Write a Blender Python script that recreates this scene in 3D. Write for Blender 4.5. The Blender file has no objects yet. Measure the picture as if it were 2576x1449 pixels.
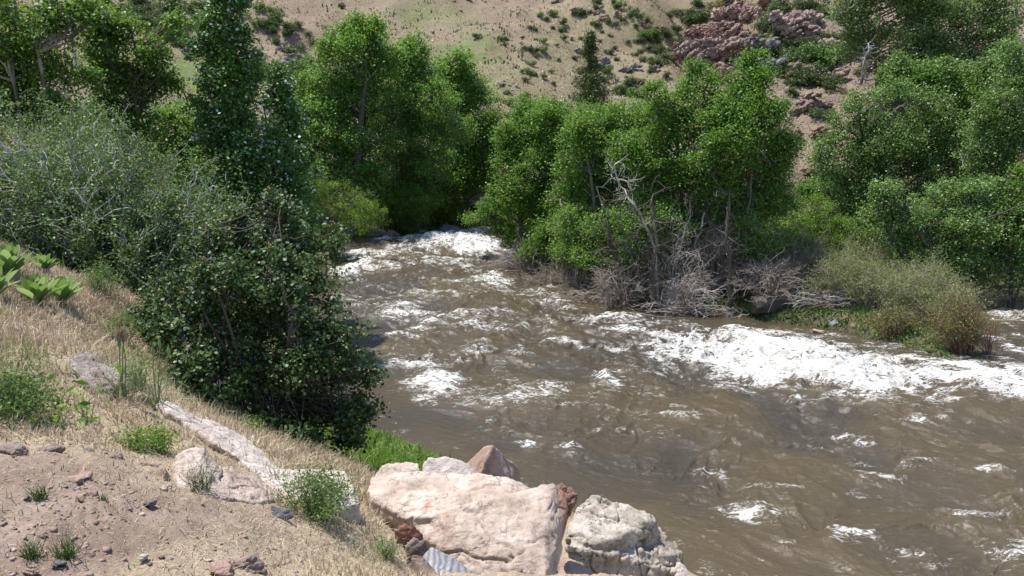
import bpy, bmesh, math, random
import numpy as np
from mathutils import Vector
random.seed(7)
RNG = np.random.default_rng(7)
scene = bpy.context.scene
C = scene.collection

# ---------------------------------------------------------------- camera maths
F = 2022.0
PITCH = math.radians(10)
CZ = 5.0
_fw = np.array([0, math.cos(PITCH), -math.sin(PITCH)])
_up = np.array([0, math.sin(PITCH), math.cos(PITCH)])
def ray(u, v):
    return _fw + np.array([(u - 1288) / F, 0, 0]) - _up * ((v - 724.5) / F)
def at(u, v, Y):
    d = ray(u, v); t = Y / d[1]
    return np.array([d[0] * t, Y, CZ + d[2] * t])
def onz(u, v, z):
    d = ray(u, v); t = (z - CZ) / d[2]
    return np.array([d[0] * t, d[1] * t, z])

# ---------------------------------------------------------------- noise
_P = np.random.default_rng(11).integers(0, 1 << 16, size=4096).astype(np.int64)
def _h(i, j, k, s):
    n = (i * 73856093) ^ (j * 19349663) ^ (k * 83492791) ^ (s * 2654435761)
    n = (n ^ (n >> 13)) * 1274126177
    n = (n ^ (n >> 16)) & 0xffffffff
    return n.astype(np.float64) / 4294967295.0 * 2 - 1
def n3(x, y, z, s=0):
    i = np.floor(x).astype(np.int64); j = np.floor(y).astype(np.int64); k = np.floor(z).astype(np.int64)
    fx, fy, fz = x - i, y - j, z - k
    u, v, w = [f * f * f * (f * (f * 6 - 15) + 10) for f in (fx, fy, fz)]
    r = 0
    for di in (0, 1):
        wu = u if di else 1 - u
        for dj in (0, 1):
            wv = v if dj else 1 - v
            for dk in (0, 1):
                ww = w if dk else 1 - w
                r = r + wu * wv * ww * _h(i + di, j + dj, k + dk, s)
    return r
def n2(x, y, s=0):
    i = np.floor(x).astype(np.int64); j = np.floor(y).astype(np.int64)
    fx, fy = x - i, y - j
    u, v = [f * f * f * (f * (f * 6 - 15) + 10) for f in (fx, fy)]
    z = np.zeros_like(i)
    a = _h(i, j, z, s) * (1 - u) + _h(i + 1, j, z, s) * u
    b = _h(i, j + 1, z, s) * (1 - u) + _h(i + 1, j + 1, z, s) * u
    return a * (1 - v) + b * v
def f2(x, y, oct=4, s=0, g=.5):
    r = 0; a = 1; t = 0
    for o in range(oct):
        c, sn = math.cos(o * 1.1), math.sin(o * 1.1)
        r = r + a * n2((x * c - y * sn) * 2 ** o + o * 17.3, (x * sn + y * c) * 2 ** o, s + o); t += a; a *= g
    return r / t
def f3(p, oct=4, s=0, g=.5):
    r = 0; a = 1; t = 0
    for o in range(oct):
        r = r + a * n3(p[:, 0] * 2 ** o + o * 9.1, p[:, 1] * 2 ** o, p[:, 2] * 2 ** o, s + o); t += a; a *= g
    return r / t
def ss(a, b, x):
    t = np.clip((x - a) / (b - a), 0, 1); return t * t * (3 - 2 * t)

# ---------------------------------------------------------------- tagging / linking
def tag(o, label, cat, group=None, kind=None):
    if label: o['label'] = label
    if cat: o['category'] = cat
    if group: o['group'] = group
    if kind: o['kind'] = kind
    return o
def empty(name, loc, label, cat, group=None):
    o = bpy.data.objects.new(name, None); C.objects.link(o); o.location = Vector([float(a) for a in loc])
    o.empty_display_size = .2
    return tag(o, label, cat, group)
def mesh_np(name, verts, faces, mat, parent=None, loc=(0, 0, 0), smooth=False, attrs=None):
    """verts (N,3) world, faces (M,k) or list of such arrays"""
    loc = np.array([float(a) for a in loc])
    if not isinstance(faces, list): faces = [faces]
    faces = [np.asarray(f) for f in faces if len(f)]
    me = bpy.data.meshes.new(name)
    v = np.asarray(verts, dtype=np.float64) - loc
    me.vertices.add(len(v)); me.vertices.foreach_set('co', v.astype(np.float32).ravel())
    nl = sum(f.size for f in faces); nf = sum(len(f) for f in faces)
    me.loops.add(nl); me.polygons.add(nf)
    me.loops.foreach_set('vertex_index', np.concatenate([f.ravel() for f in faces]).astype(np.int32))
    tot = np.concatenate([np.full(len(f), f.shape[1]) for f in faces]).astype(np.int32)
    st = np.concatenate([[0], np.cumsum(tot)[:-1]]).astype(np.int32)
    me.polygons.foreach_set('loop_start', st)
    me.polygons.foreach_set('loop_total', tot)
    if smooth: me.polygons.foreach_set('use_smooth', np.ones(nf, dtype=bool))
    me.update(calc_edges=True)
    if attrs:
        for k, (dom, a) in attrs.items():
            at_ = me.attributes.new(k, 'FLOAT', dom)
            at_.data.foreach_set('value', np.asarray(a, dtype=np.float32))
    if mat: me.materials.append(mat)
    o = bpy.data.objects.new(name, me); C.objects.link(o)
    if parent is not None:
        o.parent = parent
    else:
        o.location = Vector(loc)
    return o

# ---------------------------------------------------------------- materials
def newmat(name):
    m = bpy.data.materials.new(name); m.use_nodes = True
    nt = m.node_tree; nt.nodes.clear()
    return m, nt
class NT:
    def __init__(s, nt): s.nt = nt
    def n(s, t, **kw):
        nd = s.nt.nodes.new(t)
        for k, v in kw.items():
            if k.startswith('i_'):
                nd.inputs[k[2:].replace('_', ' ')].default_value = v
            else: setattr(nd, k, v)
        return nd
    def l(s, a, b): s.nt.links.new(a, b)
def ramp(N, src, stops):
    r = N.n('ShaderNodeValToRGB')
    els = r.color_ramp.elements
    while len(els) < len(stops): els.new(.5)
    for e, (p, c) in zip(els, stops):
        e.position = p; e.color = (*c, 1) if len(c) == 3 else c
    N.l(src, r.inputs['Fac']); return r.outputs['Color']
def mixc(N, fac, a, b, blend='MIX'):
    m = N.n('ShaderNodeMix', data_type='RGBA', blend_type=blend)
    if isinstance(fac, float): m.inputs['Factor'].default_value = fac
    else: N.l(fac, m.inputs['Factor'])
    for i, c in ((6, a), (7, b)):
        if isinstance(c, tuple): m.inputs[i].default_value = (*c, 1)
        else: N.l(c, m.inputs[i])
    return m.outputs[2]
def noise(N, vec, scale, detail=4, rough=.55, dist=0):
    n = N.n('ShaderNodeTexNoise'); n.inputs['Scale'].default_value = scale
    n.inputs['Detail'].default_value = detail; n.inputs['Roughness'].default_value = rough
    n.inputs['Distortion'].default_value = dist
    N.l(vec, n.inputs['Vector']); return n.outputs['Fac']
def mapr(N, src, a, b, c=0., d=1.):
    m = N.n('ShaderNodeMapRange'); m.inputs[1].default_value = a; m.inputs[2].default_value = b
    m.inputs[3].default_value = c; m.inputs[4].default_value = d
    N.l(src, m.inputs[0]); return m.outputs[0]

def leaf_mat(name, stops, trans=.42, gloss=.28, rough=.5):
    m, nt = newmat(name); N = NT(nt)
    a = N.n('ShaderNodeAttribute', attribute_name='tint')
    col = ramp(N, a.outputs['Fac'], stops)
    p = N.n('ShaderNodeBsdfPrincipled'); p.inputs['Roughness'].default_value = rough
    p.inputs['Specular IOR Level'].default_value = gloss
    N.l(col, p.inputs['Base Color'])
    t = N.n('ShaderNodeBsdfTranslucent')
    hs = N.n('ShaderNodeHueSaturation'); hs.inputs['Hue'].default_value = .48; hs.inputs['Saturation'].default_value = 1.1; hs.inputs['Value'].default_value = 1.25
    N.l(col, hs.inputs['Color']); N.l(hs.outputs[0], t.inputs['Color'])
    mx = N.n('ShaderNodeMixShader'); mx.inputs[0].default_value = trans
    N.l(p.outputs[0], mx.inputs[1]); N.l(t.outputs[0], mx.inputs[2])
    o = N.n('ShaderNodeOutputMaterial'); N.l(mx.outputs[0], o.inputs[0])
    return m
def bark_mat(name, c1, c2, c3=None, scale=6, bump=.4):
    m, nt = newmat(name); N = NT(nt)
    g = N.n('ShaderNodeNewGeometry'); mp = N.n('ShaderNodeMapping'); mp.inputs['Scale'].default_value = (1, 1, .35)
    N.l(g.outputs['Position'], mp.inputs[0])
    f = noise(N, mp.outputs[0], scale, 5, .65)
    f2_ = noise(N, g.outputs['Position'], 1.3, 3)
    col = ramp(N, f, [(.3, c1), (.62, c2)])
    if c3: col = mixc(N, mapr(N, f2_, .42, .6), col, c3)
    p = N.n('ShaderNodeBsdfPrincipled'); p.inputs['Roughness'].default_value = .9; p.inputs['Specular IOR Level'].default_value = .15
    N.l(col, p.inputs['Base Color'])
    b = N.n('ShaderNodeBump'); b.inputs['Strength'].default_value = bump; b.inputs['Distance'].default_value = .02
    N.l(noise(N, mp.outputs[0], scale * 4, 5, .7), b.inputs['Height']); N.l(b.outputs[0], p.inputs['Normal'])
    o = N.n('ShaderNodeOutputMaterial'); N.l(p.outputs[0], o.inputs[0]); return m
def rock_mat(name, base, light, dark, stain_shade=(.30, .13, .09), scale=3., crack=.5, stripes=0., bump=.7, ax=(0, 0, 1)):
    m, nt = newmat(name); N = NT(nt)
    tc = N.n('ShaderNodeTexCoord'); P = tc.outputs['Object']
    f = noise(N, P, scale, 8, .62, .3)
    fine = noise(N, P, scale * 14, 6, .7)
    col = ramp(N, f, [(.3, dark), (.47, base), (.66, light)])
    col = mixc(N, mapr(N, fine, .35, .7, .0, .35), col, light)
    col = mixc(N, mapr(N, noise(N, P, scale * 5, 6, .75, 1.2), .52, .66, .0, .55), col, dark)
    sp = noise(N, P, scale * 45, 2, .5)
    col = mixc(N, mapr(N, sp, .30, .42, .35, 0.), col, (dark[0] * .5, dark[1] * .5, dark[2] * .5))
    # thin cracks
    mp = N.n('ShaderNodeMapping'); mp.inputs['Scale'].default_value = (1, 1.3, 2.6); mp.inputs['Rotation'].default_value = (.5, .4, .2)
    wv = N.n('ShaderNodeVectorMath', operation='ADD')
    nz = N.n('ShaderNodeTexNoise'); nz.inputs['Scale'].default_value = scale * 1.5; nz.inputs['Detail'].default_value = 4
    sc = N.n('ShaderNodeVectorMath', operation='SCALE'); sc.inputs['Scale'].default_value = .5 / scale * 3
    N.l(P, nz.inputs['Vector']); N.l(nz.outputs['Color'], sc.inputs[0]); N.l(P, wv.inputs[0]); N.l(sc.outputs[0], wv.inputs[1]); N.l(wv.outputs[0], mp.inputs[0])
    vo = N.n('ShaderNodeTexVoronoi', feature='DISTANCE_TO_EDGE'); vo.inputs['Scale'].default_value = scale * .9
    N.l(mp.outputs[0], vo.inputs['Vector'])
    ck = mapr(N, vo.outputs['Distance'], 0., .018, 1., 0.)
    gate = mapr(N, noise(N, P, scale * 1.1, 2), .5, .6, 0., crack)
    mm = N.n('ShaderNodeMath', operation='MULTIPLY'); N.l(ck, mm.inputs[0]); N.l(gate, mm.inputs[1])
    col = mixc(N, mm.outputs[0], col, (dark[0] * .45, dark[1] * .4, dark[2] * .35))
    if stripes:
        w = N.n('ShaderNodeTexWave', wave_type='BANDS', bands_direction='X'); w.inputs['Scale'].default_value = stripes
        w.inputs['Distortion'].default_value = 5; w.inputs['Detail'].default_value = 4; w.inputs['Detail Scale'].default_value = 1.2
        N.l(P, w.inputs['Vector'])
        col = mixc(N, mapr(N, w.outputs['Fac'], .2, .9, 0., .75), col, (dark[0], dark[1], dark[2]))
    a = N.n('ShaderNodeAttribute', attribute_name='stain_shade')
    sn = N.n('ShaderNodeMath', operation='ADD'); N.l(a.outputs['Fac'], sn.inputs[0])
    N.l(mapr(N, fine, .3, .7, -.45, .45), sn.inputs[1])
    sc2 = ramp(N, fine, [(.3, (stain_shade[0] * .6, stain_shade[1] * .55, stain_shade[2] * .5)), (.7, (stain_shade[0] * 1.35, stain_shade[1] * 1.5, stain_shade[2] * 1.5))])
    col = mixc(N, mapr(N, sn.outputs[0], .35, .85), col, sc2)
    p = N.n('ShaderNodeBsdfPrincipled'); p.inputs['Roughness'].default_value = .88; p.inputs['Specular IOR Level'].default_value = .2
    N.l(col, p.inputs['Base Color'])
    hs = N.n('ShaderNodeMath', operation='MULTIPLY_ADD'); hs.inputs[1].default_value = -.7; N.l(mm.outputs[0], hs.inputs[0])
    hb = mixc(N, .45, f, fine); N.l(hb, hs.inputs[2])
    b = N.n('ShaderNodeBump'); b.inputs['Strength'].default_value = bump; b.inputs['Distance'].default_value = .22 / scale
    N.l(hs.outputs[0], b.inputs['Height']); N.l(b.outputs[0], p.inputs['Normal'])
    o = N.n('ShaderNodeOutputMaterial'); N.l(p.outputs[0], o.inputs[0]); return m

M = {}
M['cotton'] = leaf_mat('cottonwood_leaves', [(0, (.065, .15, .026)), (.5, (.13, .255, .046)), (.93, (.21, .36, .072)), (1, (.33, .46, .2))], gloss=.3)
M['cotton2'] = leaf_mat('cottonwood_leaves_bright', [(0, (.062, .145, .022)), (.5, (.12, .235, .04)), (.93, (.195, .33, .065)), (1, (.33, .46, .19))], gloss=.3)
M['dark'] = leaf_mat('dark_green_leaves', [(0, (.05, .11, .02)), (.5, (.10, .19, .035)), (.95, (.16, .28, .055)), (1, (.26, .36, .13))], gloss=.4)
M['poplar'] = leaf_mat('white_poplar_leaves', [(0, (.04, .10, .018)), (.5, (.075, .165, .032)), (.93, (.12, .23, .05)), (.955, (.5, .56, .5)), (1, (.72, .76, .7))], trans=.25)
M['poplar2'] = leaf_mat('silvery_cottonwood_leaves', [(0, (.07, .13, .03)), (.5, (.13, .23, .052)), (.93, (.20, .31, .085)), (.96, (.42, .5, .36)), (1, (.54, .6, .48))], trans=.3)
M['willow'] = leaf_mat('yellow_green_willow_leaves', [(0, (.075, .15, .018)), (.5, (.135, .245, .032)), (1, (.22, .34, .06))], trans=.4)
M['sand'] = leaf_mat('sandbar_willow_leaves', [(0, (.11, .155, .04)), (.5, (.19, .235, .07)), (1, (.3, .33, .13))], trans=.35)
M['grey'] = leaf_mat('grey_green_leaves', [(0, (.06, .11, .03)), (.5, (.11, .18, .048)), (.95, (.18, .26, .08)), (1, (.27, .31, .2))], trans=.3)
M['olive'] = leaf_mat('dull_green_leaves', [(0, (.085, .145, .038)), (.5, (.14, .225, .062)), (1, (.22, .31, .12))], trans=.3)
M['bush'] = leaf_mat('round_dark_leaves', [(0, (.028, .058, .018)), (.5, (.06, .105, .03)), (.88, (.10, .16, .045)), (.94, (.16, .14, .05)), (.96, (.2, .27, .18)), (1, (.28, .36, .29))], trans=.18, gloss=.25, rough=.5)
M['scrub'] = leaf_mat('scrub_leaves', [(0, (.05, .08, .032)), (.5, (.09, .13, .05)), (1, (.14, .18, .08))], trans=.2, gloss=.1)
M['scrubg'] = leaf_mat('bright_scrub_leaves', [(0, (.06, .12, .03)), (.5, (.10, .18, .045)), (1, (.16, .25, .08))], trans=.2, gloss=.1)
M['scruby'] = leaf_mat('yellow_scrub_leaves', [(0, (.12, .12, .045)), (.5, (.19, .19, .07)), (1, (.28, .27, .11))], trans=.2, gloss=.1)
M['spruce'] = leaf_mat('spruce_needles', [(0, (.04, .065, .02)), (.5, (.08, .115, .03)), (1, (.14, .18, .06))], trans=.15, gloss=.2)
M['mullein'] = leaf_mat('mullein_leaf', [(0, (.10, .175, .05)), (.5, (.17, .27, .085)), (1, (.30, .40, .18))], trans=.4, gloss=.1, rough=.8)
M['weed'] = leaf_mat('weed_leaf', [(0, (.06, .11, .03)), (.5, (.10, .17, .045)), (1, (.19, .27, .09))], trans=.35, gloss=.2)
M['dry'] = leaf_mat('dry_grass_blades', [(0, (.26, .20, .135)), (.35, (.41, .335, .23)), (.8, (.56, .475, .34)), (.92, (.67, .60, .46)), (.935, (.17, .20, .08)), (1, (.27, .30, .13))], trans=.3, gloss=.15)
M['green'] = leaf_mat('green_grass_blades', [(0, (.07, .15, .02)), (.5, (.13, .25, .035)), (1, (.26, .36, .09))], trans=.4)
M['berry'] = leaf_mat('orange_berries', [(0, (.34, .13, .05)), (.5, (.40, .21, .09)), (1, (.42, .34, .12))], trans=.0, gloss=.3)
M['bark'] = bark_mat('grey_brown_bark', (.05, .04, .033), (.12, .10, .08))
M['barklight'] = bark_mat('pale_bark', (.16, .14, .11), (.36, .33, .28), (.1, .085, .07))
M['silver'] = bark_mat('silver_stems', (.28, .26, .26), (.55, .53, .54), (.14, .12, .11), scale=9)
M['dead'] = bark_mat('dead_grey_wood', (.18, .145, .115), (.40, .345, .285), (.25, .20, .165), scale=8)
M['deadlight'] = bark_mat('bleached_wood', (.30, .26, .22), (.55, .5, .44), (.25, .2, .17), scale=8)
M['redstem'] = bark_mat('reddish_stems', (.11, .055, .04), (.22, .12, .09), None, scale=10)
M['stem'] = bark_mat('green_stem', (.12, .16, .06), (.2, .25, .11), None, scale=12, bump=.1)

M['cream'] = rock_mat('cream_granite', (.44, .34, .28), (.61, .51, .435), (.24, .17, .125), stain_shade=(.36, .17, .12))
M['whitish'] = rock_mat('pale_granite', (.49, .41, .36), (.65, .575, .51), (.31, .235, .19))
M['gneiss'] = rock_mat('rough_white_gneiss', (.42, .36, .29), (.64, .58, .50), (.16, .12, .09), stain_shade=(.17, .125, .10), scale=4, crack=.8, bump=1.)  # dark brown here is the painted shade on the boulder front
M['pink'] = rock_mat('pink_granite', (.33, .22, .175), (.48, .36, .30), (.20, .125, .10), scale=4)
M['brown'] = rock_mat('brown_rock', (.22, .16, .13), (.36, .29, .25), (.11, .08, .065), scale=6)
M['darkrock'] = rock_mat('dark_grey_rock', (.13, .12, .12), (.26, .25, .25), (.05, .05, .05), scale=6)
M['buried'] = rock_mat('weathered_grey_pink_rock', (.30, .245, .215), (.44, .38, .34), (.13, .09, .07), stain_shade=(.12, .08, .06), scale=5, crack=.8, bump=1.)
M['stripe'] = rock_mat('banded_gneiss', (.30, .30, .31), (.42, .42, .43), (.14, .14, .15), scale=5, stripes=7, crack=.2)
M['outcrop'] = rock_mat('pinkish_outcrop', (.29, .195, .16), (.44, .34, .295), (.11, .065, .05), stain_shade=(.3, .17, .12), scale=.9, crack=.9, bump=1.)
M['redrock'] = rock_mat('red_outcrop', (.26, .155, .12), (.41, .28, .23), (.12, .065, .045), scale=1.2, crack=.8, bump=1.)
M['bluerock'] = rock_mat('blue_grey_outcrop', (.19, .175, .17), (.33, .31, .31), (.085, .075, .075), scale=.9, crack=.9)

# ---------------------------------------------------------------- river layout
def wlevel(y):
    return .25 * ss(13, 33, y) + .42 * ss(33.5, 37.5, y) + .012 * np.maximum(0, y - 37.5)
def onw(u, v):
    z = 0.
    for _ in range(12):
        p = onz(u, v, z); z = .5 * z + .5 * float(wlevel(np.array(p[1])))
    return onz(u, v, z)[:2]
_left = [(1790, 1449), (1715, 1395), (1600, 1300), (1500, 1250), (1330, 1215), (1180, 1150), (1080, 1112), (1000, 1075), (960, 1010), (880, 960),
         (820, 900), (770, 800), (780, 700), (835, 645), (850, 618), (930, 598), (1010, 592), (1100, 586), (1165, 578)]
_right = [(1245, 570), (1270, 590), (1285, 640), (1340, 668), (1400, 700), (1450, 733), (1530, 752), (1620, 775), (1700, 792), (1850, 806), (1960, 825),
          (2100, 842), (2250, 880), (2330, 910), (2430, 935), (2500, 880), (2460, 830), (2440, 785), (2500, 768), (2650, 765)]
RIV = [(24., 5.2), (9., 6.4), (5., 7.4)] + [tuple(onw(*p)) for p in _left] + [(-1.5, 50.), (-4., 64.), (2., 66.), (1., 50.)] + \
      [tuple(onw(*p)) for p in _right] + [(40., 24.), (40., 5.)]
RIV = np.array(RIV)
def poly_sd(x, y, poly):
    """signed distance, negative inside"""
    d = np.full(x.shape, 1e9); ins = np.zeros(x.shape, bool)
    n = len(poly)
    for i in range(n):
        ax, ay = poly[i]; bx, by = poly[(i + 1) % n]
        ex, ey = bx - ax, by - ay
        t = np.clip(((x - ax) * ex + (y - ay) * ey) / (ex * ex + ey * ey + 1e-12), 0, 1)
        d = np.minimum(d, np.hypot(x - ax - t * ex, y - ay - t * ey))
        c = ((ay > y) != (by > y)) & (x < (bx - ax) * (y - ay) / ((by - ay) + 1e-12) + ax)
        ins ^= c
    return np.where(ins, -d, d)

# ---------------------------------------------------------------- terrain
_cp = []
for u, v, z in [(0, 1449, 3.4), (-600, 1449, 3.45), (300, 1300, 3.4), (600, 1449, 3.22), (900, 1449, 2.85), (0, 1100, 3.45), (-500, 1000, 3.6), (0, 800, 3.6),
                (0, 620, 3.95), (200, 900, 3.35), (330, 740, 3.1), (420, 1000, 3.0), (400, 1200, 3.25), (560, 1200, 2.98), (560, 1300, 3.15),
                (700, 1235, 2.72), (740, 1330, 2.85), (900, 1300, 2.5), (980, 1380, 2.4), (1000, 1449, 2.3), (500, 1060, 2.6), (180, 720, 3.35)]:
    _cp.append(tuple(onz(u, v, z)))
_cp += [(-5, 1, 3.45), (0, 1, 3.4), (0, 3, 3.3), (.6, 4, 2.7), (1.5, 3, 2.9), (4, 3, 1.6), (5, 6, .3), (1.2, 5.2, 1.0), (.6,4.6,1.4), (.5,5.9,.8), (.75,7.,.35), (.95,6.2,.4), (.1,4.95,1.4), (-.28,5.05,1.7), (.4,6.6,.8), (2.4, 6.5, .5), (0, 6.6, 1.2), (1.2, 7., .5), (-.6, 7.4, 1.35), (-1.2, 6.4, 2.0),
        (1, 7.6, .9), (2, 8.3, .5), (0.3, 9.3, .45), (-1.8, 7.6, 1.9), (-2.8, 9.2, 1.5), (-1.6, 9.8, .8), (-1., 11.5, .3), (-4.2, 9, 2.6), (-4.6, 11, 2.1), (-3.2, 12, 1.0),
        (-6, 14, 2.2), (-6.5, 20, 1.8), (-10, 14, 3.4), (-12, 20, 3.8), (-6.5, 30, 1.3), (-12, 30, 3.2), (-20, 20, 6), (-20, 30, 7.2),
        (-22, 45, 9.6), (-10, 40, 2.2), (-5, 45, 1.6), (-15, 50, 5), (-30, 30, 10), (-40, 50, 12), (-28, 60, 9), (-60, 30, 16), (-15, 8, 5.),
        (5, 27, .55), (10, 23, .55), (12.5, 19, .25), (8, 30, .8), (14, 25.6, .6), (20, 28, 1.2), (10, 36, 1.2), (16, 33, 1.8), (4, 45, 1.6), (5, 55, 2.2), (0, 60, 1.8),
        (30, 30, 2), (30, 18, -.2), (0, 80, 2.5), (30, 80, 4), (-30, 90, 8), (60, 60, 6), (60, 20, 1), (-60, 90, 14), (0, 400, 4), (200, 300, 4), (-250, 300, 10), (150, 0, 3), (-150, 0, 16), (0, -30, 4)]
_cp = np.array(_cp)
def _rbf_fit(P):
    d = np.hypot(P[:, None, 0] - P[None, :, 0], P[:, None, 1] - P[None, :, 1])
    n = len(P); A = np.zeros((n + 1, n + 1)); A[:n, :n] = -d; A[:n, n] = 1; A[n, :n] = 1
    A[:n, :n] -= np.eye(n) * .05
    return np.linalg.solve(A, np.append(P[:, 2], 0))
_w = _rbf_fit(_cp)
def base_h(x, y):
    r = np.full(x.shape, _w[-1])
    for (px, py, _), w in zip(_cp, _w[:-1]):
        r = r - w * np.sqrt((x - px) ** 2 + (y - py) ** 2 + .04)
    return r
def smax(a, b, k):
    h = np.clip(.5 + .5 * (a - b) / k, 0, 1)
    return b * (1 - h) + a * h + k * h * (1 - h)
def smin(a, b, k): return -smax(-a, -b, k)
def H(x, y):
    """large-scale ground height"""
    x = np.asarray(x, float); y = np.asarray(y, float)
    b = base_h(x, y)
    w1 = f2(x * .035, y * .035, 4, 3); w2 = f2(x * .12, y * .12, 4, 9)
    y0 = 76 + .22 * x
    hc = 2 + .42 * (y - y0) + 5.5 * w1 * ss(80, 130, y) + 1.2 * w2 * ss(70, 100, y)
    xr = 22 + 2.5 * n2(y * .09, y * 0 + 3.3, 5)
    gul = 1 - np.abs(f2((x * .8 + y * .35) * .05, y * .012, 3, 17)) * 3
    hc = hc - 1.3 * ss(.3, 1, gul) * ss(85, 110, y) + .35 * f2(x * .4, y * .4, 3, 19) * ss(80, 100, y)
    hc = hc - np.maximum(0, x - xr) * .75
    hb = 2 + .56 * (y - 128) - .06 * (x - 30) + 5 * f2(x * .03 + 7, y * .03, 4, 13)
    xl = 8.3 + .37 * (y - 50) + 1.2 * n2(y * .3, y * 0, 21)
    sp = np.minimum(3.7 + .43 * (y - 35) + .06 * (x - 14), 1.5 + 2.2 * (x - xl))
    sp = sp + (1.3 * w2 + .5 * f2(x * .5, y * .5, 3, 31)) * ss(32, 42, y)
    r = smax(b, hc, 2.); r = smax(r, hb, 3.)
    r = np.where((y > 24), smax(r, sp, 1.), r)
    return r
def G(x, y, fine=True):
    """actual ground height with river bed"""
    x = np.asarray(x, float); y = np.asarray(y, float)
    h = H(x, y)
    d = poly_sd(x, y, RIV)
    w = wlevel(y)
    nearw = np.clip((25 - y) / 10, .0, 1)
    k = 1.1 + 3.2 * ss(11, 14, y) * ss(1., -1., x) + .6 * ss(20, 26, y)
    bank = w - .35 + np.where(d < 0, -.45 * ss(0, 1.5, -d), 0)
    t = ss(-.05, k, d)
    h = bank * (1 - t) + np.maximum(h, w + .02) * t
    if fine:
        r = np.hypot(x, y)
        a = ss(-.2, .6, d)
        h = h + a * (.035 * f2(x * 1.3, y * 1.3, 4, 41) + (.03 + .02 * ss(-.1, .3, f2(x * .9, y * .9, 2, 57))) * f2(x * 7, y * 7, 6, 51, .66) * ss(14, 6, r)) + a * .12 * f2(x * .7, y * .7, 3, 61) * ss(15, 40, r)
    return h
def hit(u, v, y0=2.2, y1=330.):
    d = ray(u, v); d = d / d[1]
    ys = np.exp(np.linspace(math.log(y0), math.log(y1), 700))
    xs = d[0] * ys; zs = CZ + d[2] * ys
    g = G(xs, ys, False)
    k = np.argmax(g >= zs)
    if g[k] < zs[k]: k = len(ys) - 1
    return np.array([xs[k], ys[k], g[k]])
def gz(x, y): return float(G(np.array([x]), np.array([y]))[0])

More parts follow.
